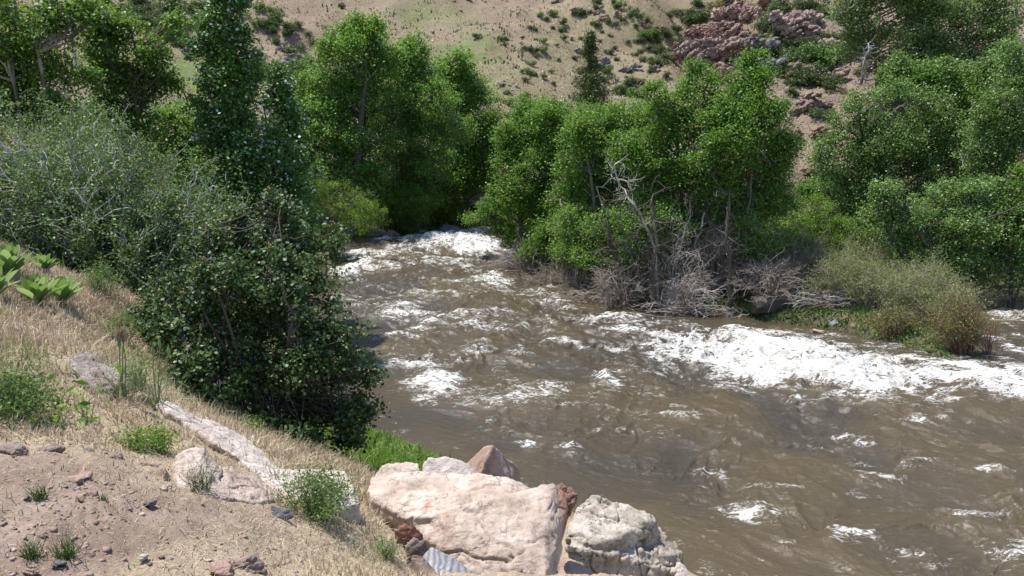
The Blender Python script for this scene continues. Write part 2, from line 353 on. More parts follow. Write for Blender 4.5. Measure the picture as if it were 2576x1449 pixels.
DIRT = np.array([hit(u, v)[:2] for u, v in [(-1500, 1449), (-1500, 1120), (0, 1110), (150, 1130), (330, 1160), (430, 1230), (560, 1260), (700, 1290), (640, 1400), (420, 1449)]] + [(0, 1.), (-6, 1.)])
def build_ground():
    na, nr = 760, 700
    th = np.radians(np.linspace(-72, 72, na)); rr = np.exp(np.linspace(math.log(1.3), math.log(420), nr))
    T, R = np.meshgrid(th, rr)
    x = (R * np.sin(T)).ravel(); y = (R * np.cos(T)).ravel()
    z = G(x, y)
    idx = np.arange(na * nr).reshape(nr, na)
    f = np.stack([idx[:-1, :-1], idx[:-1, 1:], idx[1:, 1:], idx[1:, :-1]], -1).reshape(-1, 4)
    r = np.hypot(x, y)
    dd = poly_sd(x, y, DIRT)
    dirt = ss(.35, -.35, dd + .25 * f2(x * 2, y * 2, 3, 71)) * (r < 20)
    # green patches of the far hillside
    green = np.zeros_like(x)
    for u, v, du, dv, a in [(1170, 135, 90, 45, 1.), (1060, 33, 60, 14, .8), (1140, 35, 40, 14, .6), (1155, 55, 30, 15, .5), (1250, 170, 70, 40, .5), (1330, 240, 60, 60, .4),
                            (450, 190, 60, 60, 1.2), (340, 30, 100, 40, .6), (1640, 110, 80, 40, .6), (1500, 60, 90, 40, .35), (1450, 150, 120, 70, .35), (1650, 60, 60, 30, .5), (1900, 40, 200, 50, .5)]:
        c = hit(u, v); a1 = hit(u, v - dv); s = abs(c[1] - a1[1]) + 1; sx = du * c[1] / F + .5
        q = ((x - c[0]) / sx) ** 2 + ((y - c[1]) / s) ** 2
        green = np.maximum(green, a * np.exp(-q))
    d = poly_sd(x, y, RIV)
    green = np.maximum(green, ss(60, 40, y) * ss(14, 18, y) * ss(3, 0, d) * .6)
    wet = ss(.7, .1, d)
    rocky = np.clip(f2(x * .06 + 40, y * .06, 4, 77) * 1.6 + .1, 0, 1) * ss(60, 90, y) * ss(5, 22, x) + ss(34, 42, y) * ss(8, 12, x) * ss(95, 80, y) * .8
    m, nt = newmat('ground_soil'); N = NT(nt)
    g = N.n('ShaderNodeNewGeometry'); P = g.outputs['Position']
    A = lambda n: N.n('ShaderNodeAttribute', attribute_name=n).outputs['Fac']
    # dirt
    n1 = noise(N, P, 2.2, 6, .6); n2_ = noise(N, P, 25, 5, .7); n3_ = noise(N, P, 90, 3, .6)
    dirtc = ramp(N, n1, [(.3, (.17, .125, .095)), (.5, (.245, .185, .145)), (.7, (.31, .245, .20))])
    dirtc = mixc(N, mapr(N, n2_, .4, .65, .0, .5), dirtc, (.16, .105, .08))
    vo = N.n('ShaderNodeTexVoronoi'); vo.inputs['Scale'].default_value = 38; N.l(P, vo.inputs['Vector'])
    dirtc = mixc(N, mapr(N, vo.outputs['Distance'], .12, .3, .55, 0.), dirtc, (.38, .29, .25))
    # straw litter
    mp = N.n('ShaderNodeMapping'); mp.inputs['Scale'].default_value = (1, 2.5, 1); N.l(P, mp.inputs[0])
    straw = ramp(N, noise(N, mp.outputs[0], 40, 5, .7, 1.5), [(.35, (.17, .125, .085)), (.5, (.32, .25, .17)), (.65, (.50, .42, .29))])
    # hillside
    h1 = noise(N, P, .09, 6, .6); h2 = noise(N, P, .9, 6, .65); h3 = noise(N, P, 5, 4, .65)
    hill = ramp(N, h1, [(.32, (.225, .155, .115)), (.5, (.262, .192, .142)), (.68, (.28, .225, .152))])
    hill = mixc(N, mapr(N, h2, .42, .7, 0., .5), hill, (.31, .245, .18))
    hill = mixc(N, mapr(N, h3, .5, .68, 0., .55), hill, (.17, .12, .085))
    hill = mixc(N, mapr(N, noise(N, P, 1.6, 5, .7), .50, .62, 0., .55), hill, (.155, .16, .075))
    sp_ = N.n('ShaderNodeMath', operation='MULTIPLY'); N.l(A('green'), sp_.inputs[0]); N.l(mapr(N, h2, .3, .6, .25, 1.1), sp_.inputs[1])
    hill = mixc(N, sp_.outputs[0], hill, (.135, .175, .06))
    rk = N.n('ShaderNodeMath', operation='MULTIPLY'); N.l(A('rocky'), rk.inputs[0]); N.l(mapr(N, noise(N, P, .5, 6, .7), .45, .6), rk.inputs[1])
    hill = mixc(N, rk.outputs[0], hill, ramp(N, noise(N, P, 2.5, 6, .75), [(.35, (.1, .075, .07)), (.6, (.33, .24, .21))]))
    near = mixc(N, A('dirt'), straw, dirtc)
    col = mixc(N, A('far'), near, hill)
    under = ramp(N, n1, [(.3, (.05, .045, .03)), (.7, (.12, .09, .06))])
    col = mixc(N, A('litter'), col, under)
    col = mixc(N, A('wet'), col, (.07, .06, .04))
    p = N.n('ShaderNodeBsdfPrincipled'); p.inputs['Roughness'].default_value = .95; p.inputs['Specular IOR Level'].default_value = .1
    N.l(col, p.inputs['Base Color'])
    b = N.n('ShaderNodeBump'); b.inputs['Strength'].default_value = .9; b.inputs['Distance'].default_value = .02
    hh = mixc(N, .5, n2_, n3_); N.l(hh, b.inputs['Height'])
    b2 = N.n('ShaderNodeBump'); b2.inputs['Distance'].default_value = .5; N.l(A('far'), b2.inputs['Strength'])
    N.l(mixc(N, .5, h2, h3), b2.inputs['Height']); N.l(b.outputs[0], b2.inputs['Normal'])
    N.l(b2.outputs[0], p.inputs['Normal'])
    o = N.n('ShaderNodeOutputMaterial'); N.l(p.outputs[0], o.inputs[0])
    far = ss(16, 30, r)
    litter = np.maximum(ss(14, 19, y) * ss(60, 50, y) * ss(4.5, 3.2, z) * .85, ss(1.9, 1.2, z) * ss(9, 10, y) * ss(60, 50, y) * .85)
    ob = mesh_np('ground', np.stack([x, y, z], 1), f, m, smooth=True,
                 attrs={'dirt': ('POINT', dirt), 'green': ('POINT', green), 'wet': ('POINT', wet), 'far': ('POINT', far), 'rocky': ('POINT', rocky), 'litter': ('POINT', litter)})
    ob['kind'] = 'structure'

# ---------------------------------------------------------------- water
FOAM = [ # u, v, half-width, half-height, strength, tilt
 (1600,795,80,12,.85,.1),(1525,822,45,18,.65,.2),(1680,828,90,20,.7,.2),(1750,858,110,20,.75,.1),(1800,895,100,22,1.1,.2),(1930,905,130,36,1.25,.15),(2080,915,130,42,1.5,.1),
 (2150,948,95,26,1.4,.05),(2010,938,90,24,1.2,.1),(2290,905,110,18,.8,.15),(2400,945,150,24,1.2,.2),(2520,985,90,28,1.3,.25),(2560,935,70,34,1.1,.1),(2520,792,55,14,1.2,0),
 (2560,880,60,26,1.,0),(1640,872,80,12,.5,.1),(2100,850,150,8,.55,.1),(2200,866,110,9,.7,.15),(1950,838,120,8,.5,.1),(1880,870,140,10,.45,.1),(2480,935,60,20,.9,0),
 (1130,603,95,13,1.5,.05),(1200,614,70,15,1.5,.15),(1235,628,40,9,1.2,.2),(1040,598,50,7,1.,0),(1190,580,35,5,1.,0),(900,682,60,14,1.2,-.1),(960,640,80,8,.85,-.05),
 (880,626,40,7,.8,0),(905,655,50,6,.7,0),(1010,624,60,7,.7,0),(1245,712,38,13,1.,.45),(1210,684,25,6,.7,.3),(1370,719,42,6,1.,.05),(1100,665,70,6,.5,.05),(1170,672,40,7,.55,0),
 (1000,660,70,6,.5,0),(1000,792,42,12,.7,-.15),(1400,770,32,10,.65,.2),(1130,716,40,5,.45,0),(1000,715,60,5,.45,0),(1300,660,60,6,.35,.1),
 (1010,852,75,8,.65,-.1),(1045,832,32,13,.7,.1),(1190,824,42,8,.6,-.1),(1255,830,25,8,.5,0),(1065,918,62,13,.95,-.1),(945,918,50,10,1.,-.15),(1090,963,52,17,1.05,-.2),(1058,1005,22,9,.7,.4),
 (1160,890,70,7,.5,-.1),(1212,880,28,12,.65,-.1),(1310,886,20,8,.8,.1),(1440,866,62,9,.95,.2),(1530,952,28,18,.85,.4),(1552,972,25,6,.7,.2),(1630,937,34,6,.5,0),(1480,800,50,8,.4,.1),
 (1990,1002,40,9,.75,0),(1855,988,28,6,.5,0),(2140,1105,38,24,.6,.35),(2165,1160,26,13,.6,.2),(2285,1172,48,14,.75,.25),(1788,1192,24,20,.75,.1),(1432,1128,20,18,.6,-.3),
 (2210,1215,50,12,.7,.1),(1885,1296,58,16,.7,.15),(2470,1195,60,9,.6,0),(2330,1412,80,22,.8,.2),(2530,1405,55,22,.85,-.1),(2180,1262,60,10,.5,0),(2450,1305,80,16,.55,.1),
 (1230,1058,16,8,.7,0),(1195,1078,20,6,.5,0),(1325,1112,20,9,.6,.2),(1270,1085,30,4,.5,0),(1650,1100,50,6,.4,.1),(2030,1120,40,8,.4,0),(1560,1085,60,4,.45,0),(2290,1060,50,6,.4,0),
 (1640,1180,60,5,.35,0),(2330,1020,60,6,.4,.1),(1750,1060,50,4,.3,0),(2150,1355,70,10,.4,.1),(1950,1235,50,6,.4,0),(2540,1270,50,10,.45,0),(1500,1030,40,4,.3,0),(1980,1385,30,8,.4,0),
]
def build_water():
    na, nr = 1250, 1150
    th = np.radians(np.linspace(-38, 60, na)); rr = np.exp(np.linspace(math.log(6.0), math.log(66), nr))
    T, R = np.meshgrid(th, rr); x = (R * np.sin(T)).ravel(); y = (R * np.cos(T)).ravel()
    d = poly_sd(x, y, RIV)
    keep = d < .8
    idm = np.arange(na * nr).reshape(nr, na)
    f = np.stack([idm[:-1, :-1], idm[:-1, 1:], idm[1:, 1:], idm[1:, :-1]], -1).reshape(-1, 4)
    f = f[keep[f].all(1)]
    used = np.unique(f); remap = np.full(na * nr, -1); remap[used] = np.arange(len(used)); f = remap[f]
    x = x[used]; y = y[used]; d = d[used]
    Fm = np.zeros_like(x)
    for u, v, hu, hv, s, tl in FOAM:
        c = onw(u, v); a = onw(u, v - hv); b = onw(u, v + hv)
        sy = max(.14, abs(a[1] - b[1]) / 2) * 1.05; sx = hu * c[1] / F * 1.35
        dx = x - c[0]; dy = y - c[1]
        dy2 = dy + tl * dx * sy / max(sx, .01) * 1.2 + .9 * sy * f2(x * 1.5 + u, y * 1.5, 2, 7)
        q = (dx / sx) ** 2 + (dy2 / sy) ** 2
        m = q < 7
        Fm[m] = np.maximum(Fm[m], 0) + s * np.exp(-q[m] * .85) * (1 - .35 * np.clip(Fm[m], 0, 1.6))
    Fm = np.clip(Fm, 0, 1.7)
    # flow direction: far water comes at us, near water runs to the right
    ang = np.radians(-60 + 45 * ss(26, 11, y))
    wx = x + .5 * n2(x * .5, y * .5, 101); wy = y + .5 * n2(x * .5, y * .5, 102)
    ca, sa = math.cos(math.radians(-22)), math.sin(math.radians(-22))
    al = wx * ca + wy * sa; ac = -wx * sa + wy * ca      # along / across flow
    def ridge(v): return 1 - np.abs(v) * 2
    # standing-wave trains: crests lie across the flow but read as short curved ridges
    big = f2(al * .42, ac * .33, 2, 111)
    med = ridge(n2(al * .95 + .6 * big, ac * .75, 121)) * .6 + n2(al * 1.1, ac * .8 + 5, 122) * .4
    sm = ridge(n2(al * 2.3 + med, ac * 2.0, 131)); sm2 = ridge(n2(al * 4.6 + sm, ac * 4.3, 141)); sm3 = n2(al * 9.5 + sm2, ac * 9.5, 151); sm4 = n2(al * 19, ac * 21, 161)
    calm = ss(.0, 1.8, -d) * .85 + .15
    farr = ss(14, 30, y)
    turb = (.5 + np.minimum(Fm, 1.2) * .40 + .35 * farr) * calm
    z = wlevel(y) + calm * (.20 * big + (.10 + .05 * farr) * med) + turb * (.07 * sm + .040 * sm2 + .014 * sm3 + .005 * sm4) + .05 * np.minimum(Fm, 1.5) * calm
    fr = np.clip(Fm - .35, 0, 1.2)
    z = z + fr * (.06 * f2(x * 2.0, y * 3.4, 6, 171, .55) + .03 * ridge(n2(x * 2.6, y * 2.6, 175)))
    # foam density (the lacy break-up is in the material)
    crest = .5 * med + .35 * sm + .5 * big
    g1 = ss(-.15, .5, f2(al * .22, ac * .4, 3, 201) + .18 * farr)
    lace = f2(al * 1.6, ac * 2.6, 5, 181, .6)
    foam = Fm * (.53 + .12 * ss(17, 12, y) - .05 * farr) + .52 * lace * ss(.05, .5, Fm) + .08 * crest * ss(.02, .2, Fm)
    foam = foam + (.05 + .19 * g1 + .03 * farr) * (1 + 1.6 * crest) * ss(.2, 1.2, -d)
    edge = ss(.35, .05, np.abs(d)) * ss(-.2, .3, f2(x * 2, y * 2, 3, 231)) * .3
    foam = np.clip(np.maximum(foam, edge), 0, 1.05)
    silt = np.clip(.5 + .9 * big + .3 * med, 0, 1)
    m, nt = newmat('muddy_river_water'); N = NT(nt)
    g = N.n('ShaderNodeNewGeometry'); P = g.outputs['Position']
    A = lambda n: N.n('ShaderNodeAttribute', attribute_name=n).outputs['Fac']
    wc = ramp(N, A('silt'), [(.15, (.058, .047, .034)), (.85, (.080, .061, .034))])
    mpf = N.n('ShaderNodeMapping'); mpf.inputs['Rotation'].default_value = (0, 0, .30); mpf.inputs['Scale'].default_value = (1, 1.9, 1); N.l(P, mpf.inputs[0])
    nA = mapr(N, noise(N, mpf.outputs[0], 2.6, 9, .68, .9), .30, .70)
    B = N.n('ShaderNodeMath', operation='SUBTRACT'); B.inputs[1].default_value = .5; N.l(noise(N, mpf.outputs[0], 4.2, 7, .62, 1.4), B.inputs[0])
    Ba = N.n('ShaderNodeMath', operation='ABSOLUTE'); N.l(B.outputs[0], Ba.inputs[0])
    nB = mapr(N, Ba.outputs[0], 0., .11)
    nC = mapr(N, noise(N, mpf.outputs[0], 26, 5, .75, .3), .3, .7)
    thr = mixc(N, .42, nA, nB); thr = mapr(N, mixc(N, .20, thr, nC), .2, .78)
    sub = N.n('ShaderNodeMath', operation='SUBTRACT'); N.l(A('foam'), sub.inputs[0]); N.l(thr, sub.inputs[1])
    mr = N.n('ShaderNodeMapRange', interpolation_type='SMOOTHSTEP'); mr.inputs[1].default_value = -.05; mr.inputs[2].default_value = .42; N.l(sub.outputs[0], mr.inputs[0]); fm = mr.outputs[0]
    foamc = mixc(N, mapr(N, noise(N, P, 5, 6, .7), .36, .60), (.38, .35, .29), (.66, .66, .65))
    col = mixc(N, fm, wc, foamc)
    p = N.n('ShaderNodeBsdfPrincipled'); N.l(col, p.inputs['Base Color']); N.l(mapr(N, fm, 0, 1, .12, .75), p.inputs['Roughness'])
    p.inputs['IOR'].default_value = 1.33
    mp = N.n('ShaderNodeMapping'); mp.inputs['Scale'].default_value = (1, 1.25, 1); mp.inputs['Rotation'].default_value = (0, 0, .38); N.l(P, mp.inputs[0])
    b = N.n('ShaderNodeBump'); b.inputs['Strength'].default_value = 1.; b.inputs['Distance'].default_value = .032
    N.l(noise(N, mp.outputs[0], 9, 5, .62, .6), b.inputs['Height'])
    b2 = N.n('ShaderNodeBump'); b2.inputs['Distance'].default_value = .02; N.l(fm, b2.inputs['Strength']); N.l(noise(N, P, 30, 4, .7), b2.inputs['Height']); N.l(b.outputs[0], b2.inputs['Normal'])
    N.l(b2.outputs[0], p.inputs['Normal'])
    o = N.n('ShaderNodeOutputMaterial'); N.l(p.outputs[0], o.inputs[0])
    ob = mesh_np('river_water', np.stack([x, y, z], 1), f, m, smooth=True, attrs={'foam': ('POINT', foam), 'silt': ('POINT', silt)})
    ob['kind'] = 'structure'

# ---------------------------------------------------------------- plant helpers
def tubes(Pts, Rad, sides=5):
    """Pts (M,k,3), Rad (M,k) -> verts, faces"""
    Mn, k, _ = Pts.shape
    T = np.gradient(Pts, axis=1); T /= np.linalg.norm(T, axis=2, keepdims=True) + 1e-9
    ref = np.where(np.abs(T[:, :1, 2:3]) > .8, np.array([1., 0, 0]), np.array([0, 0, 1.]))
    ref = np.repeat(ref, k, axis=1)
    A = np.cross(T, ref); A /= np.linalg.norm(A, axis=2, keepdims=True) + 1e-9
    B = np.cross(T, A)
    an = np.arange(sides) / sides * 2 * math.pi
    V = Pts[:, :, None, :] + Rad[:, :, None, None] * (A[:, :, None, :] * np.cos(an)[None, None, :, None] + B[:, :, None, :] * np.sin(an)[None, None, :, None])
    V = V.reshape(-1, 3)
    base = (np.arange(Mn) * k * sides)[:, None, None] + (np.arange(k - 1) * sides)[None, :, None] + np.arange(sides)[None, None, :]
    nx = (np.arange(sides) + 1) % sides
    b2 = (np.arange(Mn) * k * sides)[:, None, None] + (np.arange(k - 1) * sides)[None, :, None] + nx[None, None, :]
    f = np.stack([base, b2, b2 + sides, base + sides], -1).reshape(-1, 4)
    return V, f
def curves(S, E, k=6, bend=.15, sag=0., wig=.03, rng=None):
    rng = rng or RNG
    n = len(S); t = np.linspace(0, 1, k)[None, :, None]
    L = np.linalg.norm(E - S, axis=1)[:, None, None]
    P = S[:, None] * (1 - t) + E[:, None] * t
    off = rng.normal(size=(n, 1, 3)) * bend * L
    P = P + off * (t * (1 - t) * 4)
    P[:, :, 2] += (sag * L * (t * (1 - t) * 4))[:, :, 0]
    w = rng.normal(size=(n, k, 3)) * wig * L; w[:, 0] = 0; w[:, -1] = 0
    return P + w
class Bag:
    def __init__(s): s.v = []; s.f = []; s.t = []; s.n = 0
    def add(s, v, f, tint=None):
        if len(f) == 0: return
        s.v.append(v); s.f.append(f + s.n); s.n += len(v)
        s.t.append(np.full(len(f), .5) if tint is None else tint)
    def tube(s, P, R, sides=5): v, f = tubes(P, R, sides); s.add(v, f)
    def build(s, name, mat, parent=None, loc=(0, 0, 0), smooth=False):
        by = {}
        for f, t in zip(s.f, s.t): by.setdefault(f.shape[1], []).append((f, t))
        fs = []; ts = []
        for k_, lst in by.items():
            fs.append(np.concatenate([a for a, b in lst])); ts.append(np.concatenate([b for a, b in lst]))
        return mesh_np(name, np.concatenate(s.v), fs, mat, parent, loc, smooth, {'tint': ('FACE', np.concatenate(ts))})
def leaves(C_, size, rng, aspect=.6, up=.5, fold=.25, droop=0., tint=None, six=False):
    """leaf quads centred at C_ (N,3)"""
    n = len(C_)
    nm = rng.normal(size=(n, 3)); nm[:, 2] = np.abs(nm[:, 2]) * 1. + up; nm /= np.linalg.norm(nm, axis=1, keepdims=True)
    a = rng.normal(size=(n, 3)); a[:, 2] -= droop; a -= nm * (a * nm).sum(1, keepdims=True); a /= np.linalg.norm(a, axis=1, keepdims=True) + 1e-9
    b = np.cross(nm, a)
    s = (size * (.65 + .7 * rng.random(n)))[:, None]
    L = a * s * .5; W = b * s * .5 * aspect
    if six:
        V = np.stack([C_ - L, C_ - L * .35 + W + nm * s * fold * .25, C_ + L * .4 + W * .85 + nm * s * fold * .25, C_ + L, C_ + L * .4 - W * .85 + nm * s * fold * .25, C_ - L * .35 - W + nm * s * fold * .25], 1).reshape(-1, 3)
        f = np.arange(n * 6).reshape(n, 6)
        f = np.concatenate([f[:, [0, 1, 2, 3]], f[:, [0, 3, 4, 5]]]); 
        t = rng.random(n) if tint is None else tint
        return V, f, np.concatenate([t, t])
    V = np.stack([C_ - L, C_ + W + nm * s * fold * .3, C_ + L, C_ - W + nm * s * fold * .3], 1).reshape(-1, 3)
    f = np.arange(n * 4).reshape(n, 4)
    return V, f, (rng.random(n) if tint is None else tint)
def lobes3(lobes, Y, rng, depth=.85, sub=True):
    out = []
    for L in lobes:
        u, v, ru, rv = L[:4]; dy = L[4] if len(L) > 4 else rng.uniform(-.6, .6)
        y = Y + dy; c = at(u, v, y)
        R = np.array([ru * y / F, depth * (ru + rv) / 2 * y / F, rv * y / F])
        out.append((c, R * .84))
        if sub:
            for q in range(5):
                dd = rng.normal(size=3); dd[1] = -abs(dd[1]) if q < 3 else dd[1]; dd[2] += .25; dd /= np.linalg.norm(dd)
                out.append((c + dd * R * rng.uniform(.68, .95), R * rng.uniform(.26, .48) * np.array([1, 1, rng.uniform(.8, 1.5)])))
    return out
def crown_points(L3, n, rng, shell=.5, rough=.28):
    vol = np.array([(r[0] * r[2]) for c, r in L3]); cnt = rng.multinomial(n, vol / vol.sum())
    P = []; I = []
    for i, ((c, r), k) in enumerate(zip(L3, cnt)):
        d = rng.normal(size=(k, 3)); d /= np.linalg.norm(d, axis=1, keepdims=True)
        rad = (shell + (1 - shell) * rng.random(k)) * (1 + rough * n3(d[:, 0] * 2.1 + i * 7, d[:, 1] * 2.1, d[:, 2] * 2.1, 300 + i) + rough * .8 * n3(d[:, 0] * 5 + i * 7, d[:, 1] * 5, d[:, 2] * 5, 400))
        P.append(c + d * r * rad[:, None]); I.append(np.full(k, i))
    P = np.concatenate(P); I = np.concatenate(I)
    sc = np.mean([r.max() for c, r in L3]); kp = f3(P / (sc * .75) + 3.3, 2, 411) > -.10
    return P[kp], I[kp]
def gv(x, y, dz=0.): return np.array([x, y, gz(x, y) + dz])

def tree(name, u0, Y, lobes, mat, bark, label, cat='tree', group=None, nclump=900, per=26, leaf=.085, sig=.22, trunk_r=.16, stems=1, shell=.45, rough=.3,
         aspect=.75, up=.35, seed=1, twigs=.5, dead=0, deadmat=None, base=None, droop=.3, stretch=1.0, spread=.5, crown_name='crown', sprays=.6, glint=0., dens=1.25):
    rng = np.random.default_rng(seed)
    x0 = (u0 - 1288) / F * Y
    b = base if base is not None else gv(x0, Y, -.1)
    b = np.array(b, float)
    E = empty(name, b, label, cat, group)
    L3 = lobes3(lobes, Y, rng)
    nclump = int(nclump * dens * 1.2); per = int(per * 1.2); leaf *= .88
    CP, CI = crown_points(L3, nclump, rng, shell, rough)
    ns = int(nclump * sprays / 5)
    vol = np.array([(r[0] * r[2]) ** .7 for c, r in L3]); li = rng.choice(len(L3), ns, p=vol / vol.sum())
    dd = rng.normal(size=(ns, 3)); dd[:, 2] = dd[:, 2] * .8 + .55; dd /= np.linalg.norm(dd, axis=1, keepdims=True)
    lc = np.array([c for c, r in L3])[li]; lr = np.array([r for c, r in L3])[li]
    rmean = lr.mean(1).mean()
    mx = rng.uniform(.95, 1.65, ns)[:, None]
    spr = [lc + dd * lr * (mx * q) + rng.normal(size=(ns, 3)) * .05 * rmean for q in (.72, .80, .88, .95, 1.)]
    CP = np.concatenate([CP] + spr); nspr = ns * 5
    CP[:, 2] = np.maximum(CP[:, 2], b[2] + .15)
    nclump = len(CP)
    wood = Bag(); tips = []
    top = max(c[2] + r[2] * .3 for c, r in L3)
    cen = np.mean([c for c, r in L3], axis=0)
    stemsP = []
    for i in range(stems):
        s = b + np.array([rng.uniform(-.5, .5) * spread * (stems > 1), rng.uniform(-.4, .4) * spread * (stems > 1), 0])
        tgt = L3[i % len(L3)][0] if stems > 1 else np.array([cen[0] * .6 + b[0] * .4, cen[1], top])
        tgt = np.array([tgt[0], tgt[1], max(tgt[2], b[2] + (top - b[2]) * .6)])
        P = curves(s[None], tgt[None], 10, .05, 0, .012, rng)
        R = (trunk_r * np.linspace(1.15, .25, 10) * rng.uniform(.7, 1.1))[None]; R[:, 0] *= 1.25
        wood.tube(P, R, 8); stemsP.append(P[0])
    SP = np.concatenate(stemsP)
    limbs = []
    for c, r in L3:
        for q in range(1):
            e = c + rng.normal(size=3) * r * .45
            below = SP[SP[:, 2] < max(e[2] - .25 * np.hypot(e[0] - SP[:, 0], e[1] - SP[:, 1]).min() - .2, SP[:, 2].min() + .3)]
            if not len(below): below = SP[:2]
            s = below[np.argmin(np.linalg.norm(below - e, axis=1))]
            P = curves(s[None], e[None], 7, .08, .05, .02, rng); limbs.append(P[0])
            wood.tube(P, (trunk_r * np.linspace(.3, .09, 7))[None], 6)
    LP = np.concatenate(limbs + [SP])
    # twigs to clumps
    k = int(len(CP) * twigs)
    if k:
        sel = rng.choice(len(CP), k, replace=False)
        Eп = CP[sel]
        D = ((Eп[:, None] - LP[None]) ** 2).sum(2)
        S = LP[(D * rng.uniform(.25, 2.2, D.shape)).argmin(1)]
        P = curves(S, Eп, 5, .1, -.03, .03, rng)
        Lg = np.linalg.norm(Eп - S, axis=1)
        R = np.clip(.008 + Lg * .007, .006, trunk_r * .25)[:, None] * np.linspace(1, .45, 5)[None]
        wood.tube(P, R, 4)
    if dead:
        dn = int(dead); idx = rng.integers(0, len(LP), dn)
        S = LP[idx]; dirs = rng.normal(size=(dn, 3)); dirs[:, 1] = -np.abs(dirs[:, 1]); dirs[:, 2] = dirs[:, 2] * .4 - .2
        dirs /= np.linalg.norm(dirs, axis=1, keepdims=True)
        P = curves(S, S + dirs * rng.uniform(.5, 1.6, (dn, 1)), 6, .15, -.05, .05, rng)
        wood.tube(P, np.linspace(.016, .006, 6)[None].repeat(dn, 0), 4)
    wood.build('trunk', M[bark], E, b, True)
    n = nclump * per
    ci = np.repeat(np.arange(len(CP)), per)
    sc = (.6 + .9 * rng.random(len(CP)))[ci]
    issp = ci >= nclump - nspr; sc = np.where(issp, sc * .45, sc * .85)
    off = rng.normal(size=(len(ci), 3)) * sig * sc[:, None] * np.array([1, 1, .75 * stretch])
    off[:, 2] -= droop * sig * rng.random(len(ci))
    V, f, t = leaves(CP[ci] + off, leaf, rng, aspect, up, droop=droop)
    t = np.clip(t * .92 + .0 + (.5 * (rng.random(len(CP)) - .5))[ci] * (t < .92), 0, 1)
    if glint:
        t = np.minimum(t, .92); gl = rng.random(len(CP)) < glint; t = np.where(gl[ci] & (rng.random(len(t)) < .28), .98, t)
    keepm = rng.random(len(t)) < np.where(issp, .45, 1.)
    V = V.reshape(-1, 4, 3)[keepm].reshape(-1, 3); f = np.arange(len(V)).reshape(-1, 4); t = t[keepm]
    fo = Bag(); fo.add(V, f, t); fo.build(crown_name, M[mat], E, b)
    return E

def brush(name, base, rad, height, n, mat, label, cat='shrub', group=None, seed=1, r=.012, lean=(0, 0), arch=.35, side=4, leafmat=None, nleaf=0, leaf=.05, aspect=.25, leaf_from=.35, spread0=.15, flat=1., sidelen=.35, six=False, up=.2, sticks_name='stems', tintmax=1.):
    """many arching stems from one base, each with side twigs, optional leaves"""
    rng = np.random.default_rng(seed)
    b = np.array(base, float); E = empty(name, b, label, cat, group)
    an = rng.uniform(0, 2 * math.pi, n); q = np.sqrt(rng.random(n))
    S = b + np.stack([np.cos(an) * spread0 * rad * q, np.sin(an) * spread0 * rad * q * flat, np.full(n, -.1)], 1)
    hh = height * np.sqrt(np.clip(1 - (q * .92) ** 2, .04, 1)) * rng.uniform(.65, 1.05, n)
    En = b + np.stack([np.cos(an) * rad * q + lean[0] * height, np.sin(an) * rad * q * flat + lean[1] * height, hh], 1)
    k = 9
    P = curves(S, En, k, .06, arch * .4, .02, rng)
    t = np.linspace(0, 1, k)
    hor = (1 - t ** 1.0 + 0)[None, :, None]
    P[:, :, :2] = (P[:, :, :2] - b[:2]) * (.55 + .45 * t)[None, :, None] ** arch + b[:2]
    W = Bag(); W.tube(P, (r * np.linspace(1.3, .35, k))[None] * rng.uniform(.5, 1.4, (n, 1)), 5)
    tipsrc = [P]
    if side:
        m = n * side; si = np.repeat(np.arange(n), side); ti = rng.integers(2, k, m)
        S2 = P[si, ti]; T2 = P[si, ti] - P[si, ti - 1]; T2 /= np.linalg.norm(T2, axis=1, keepdims=True) + 1e-9
        D = T2 * .8 + rng.normal(size=(m, 3)) * .6; D /= np.linalg.norm(D, axis=1, keepdims=True)
        Ls = sidelen * max(rad, height) * rng.uniform(.3, 1., (m, 1))
        P2 = curves(S2, S2 + D * Ls, 6, .12, .0, .05, rng); W.tube(P2, (r * np.linspace(.5, .25, 6))[None].repeat(m, 0), 4); tipsrc.append(P2)
    W.build(sticks_name, M[mat], E, b, True)
    if nleaf:
        allp = np.concatenate([p[:, max(1, int(p.shape[1] * leaf_from)):].reshape(-1, 3) for p in tipsrc])
        idx = rng.integers(0, len(allp), nleaf)
        pos = allp[idx] + rng.normal(size=(nleaf, 3)) * leaf * 1.4
        V, f, tt = leaves(pos, leaf, rng, aspect, up, six=six)
        B = Bag(); B.add(V, f, tt * tintmax); B.build('foliage', M[leafmat], E, b)
    return E

# ---------------------------------------------------------------- rocks
def hull_mesh(ptlists, voxel):
    bm = bmesh.new()
    for pts in ptlists:
        vs = [bm.verts.new(tuple(float(a) for a in p)) for p in pts]
        r = bmesh.ops.convex_hull(bm, input=vs)
        junk = [v for v in vs if v.is_valid and not v.link_faces]
        if junk: bmesh.ops.delete(bm, geom=junk, context='VERTS')
    bmesh.ops.recalc_face_normals(bm, faces=bm.faces)
    me = bpy.data.meshes.new('tmp'); bm.to_mesh(me); bm.free()
    o = bpy.data.objects.new('tmp', me); C.objects.link(o)
    md = o.modifiers.new('r', 'REMESH'); md.mode = 'VOXEL'; md.voxel_size = voxel; md.adaptivity = 0
    sm = o.modifiers.new('s', 'SMOOTH'); sm.iterations = 1; sm.factor = .5
    bpy.context.view_layer.update()
    dg = bpy.context.evaluated_depsgraph_get(); ev = o.evaluated_get(dg); m2 = bpy.data.meshes.new_from_object(ev)
    bpy.data.objects.remove(o); bpy.data.meshes.remove(me)
    return m2
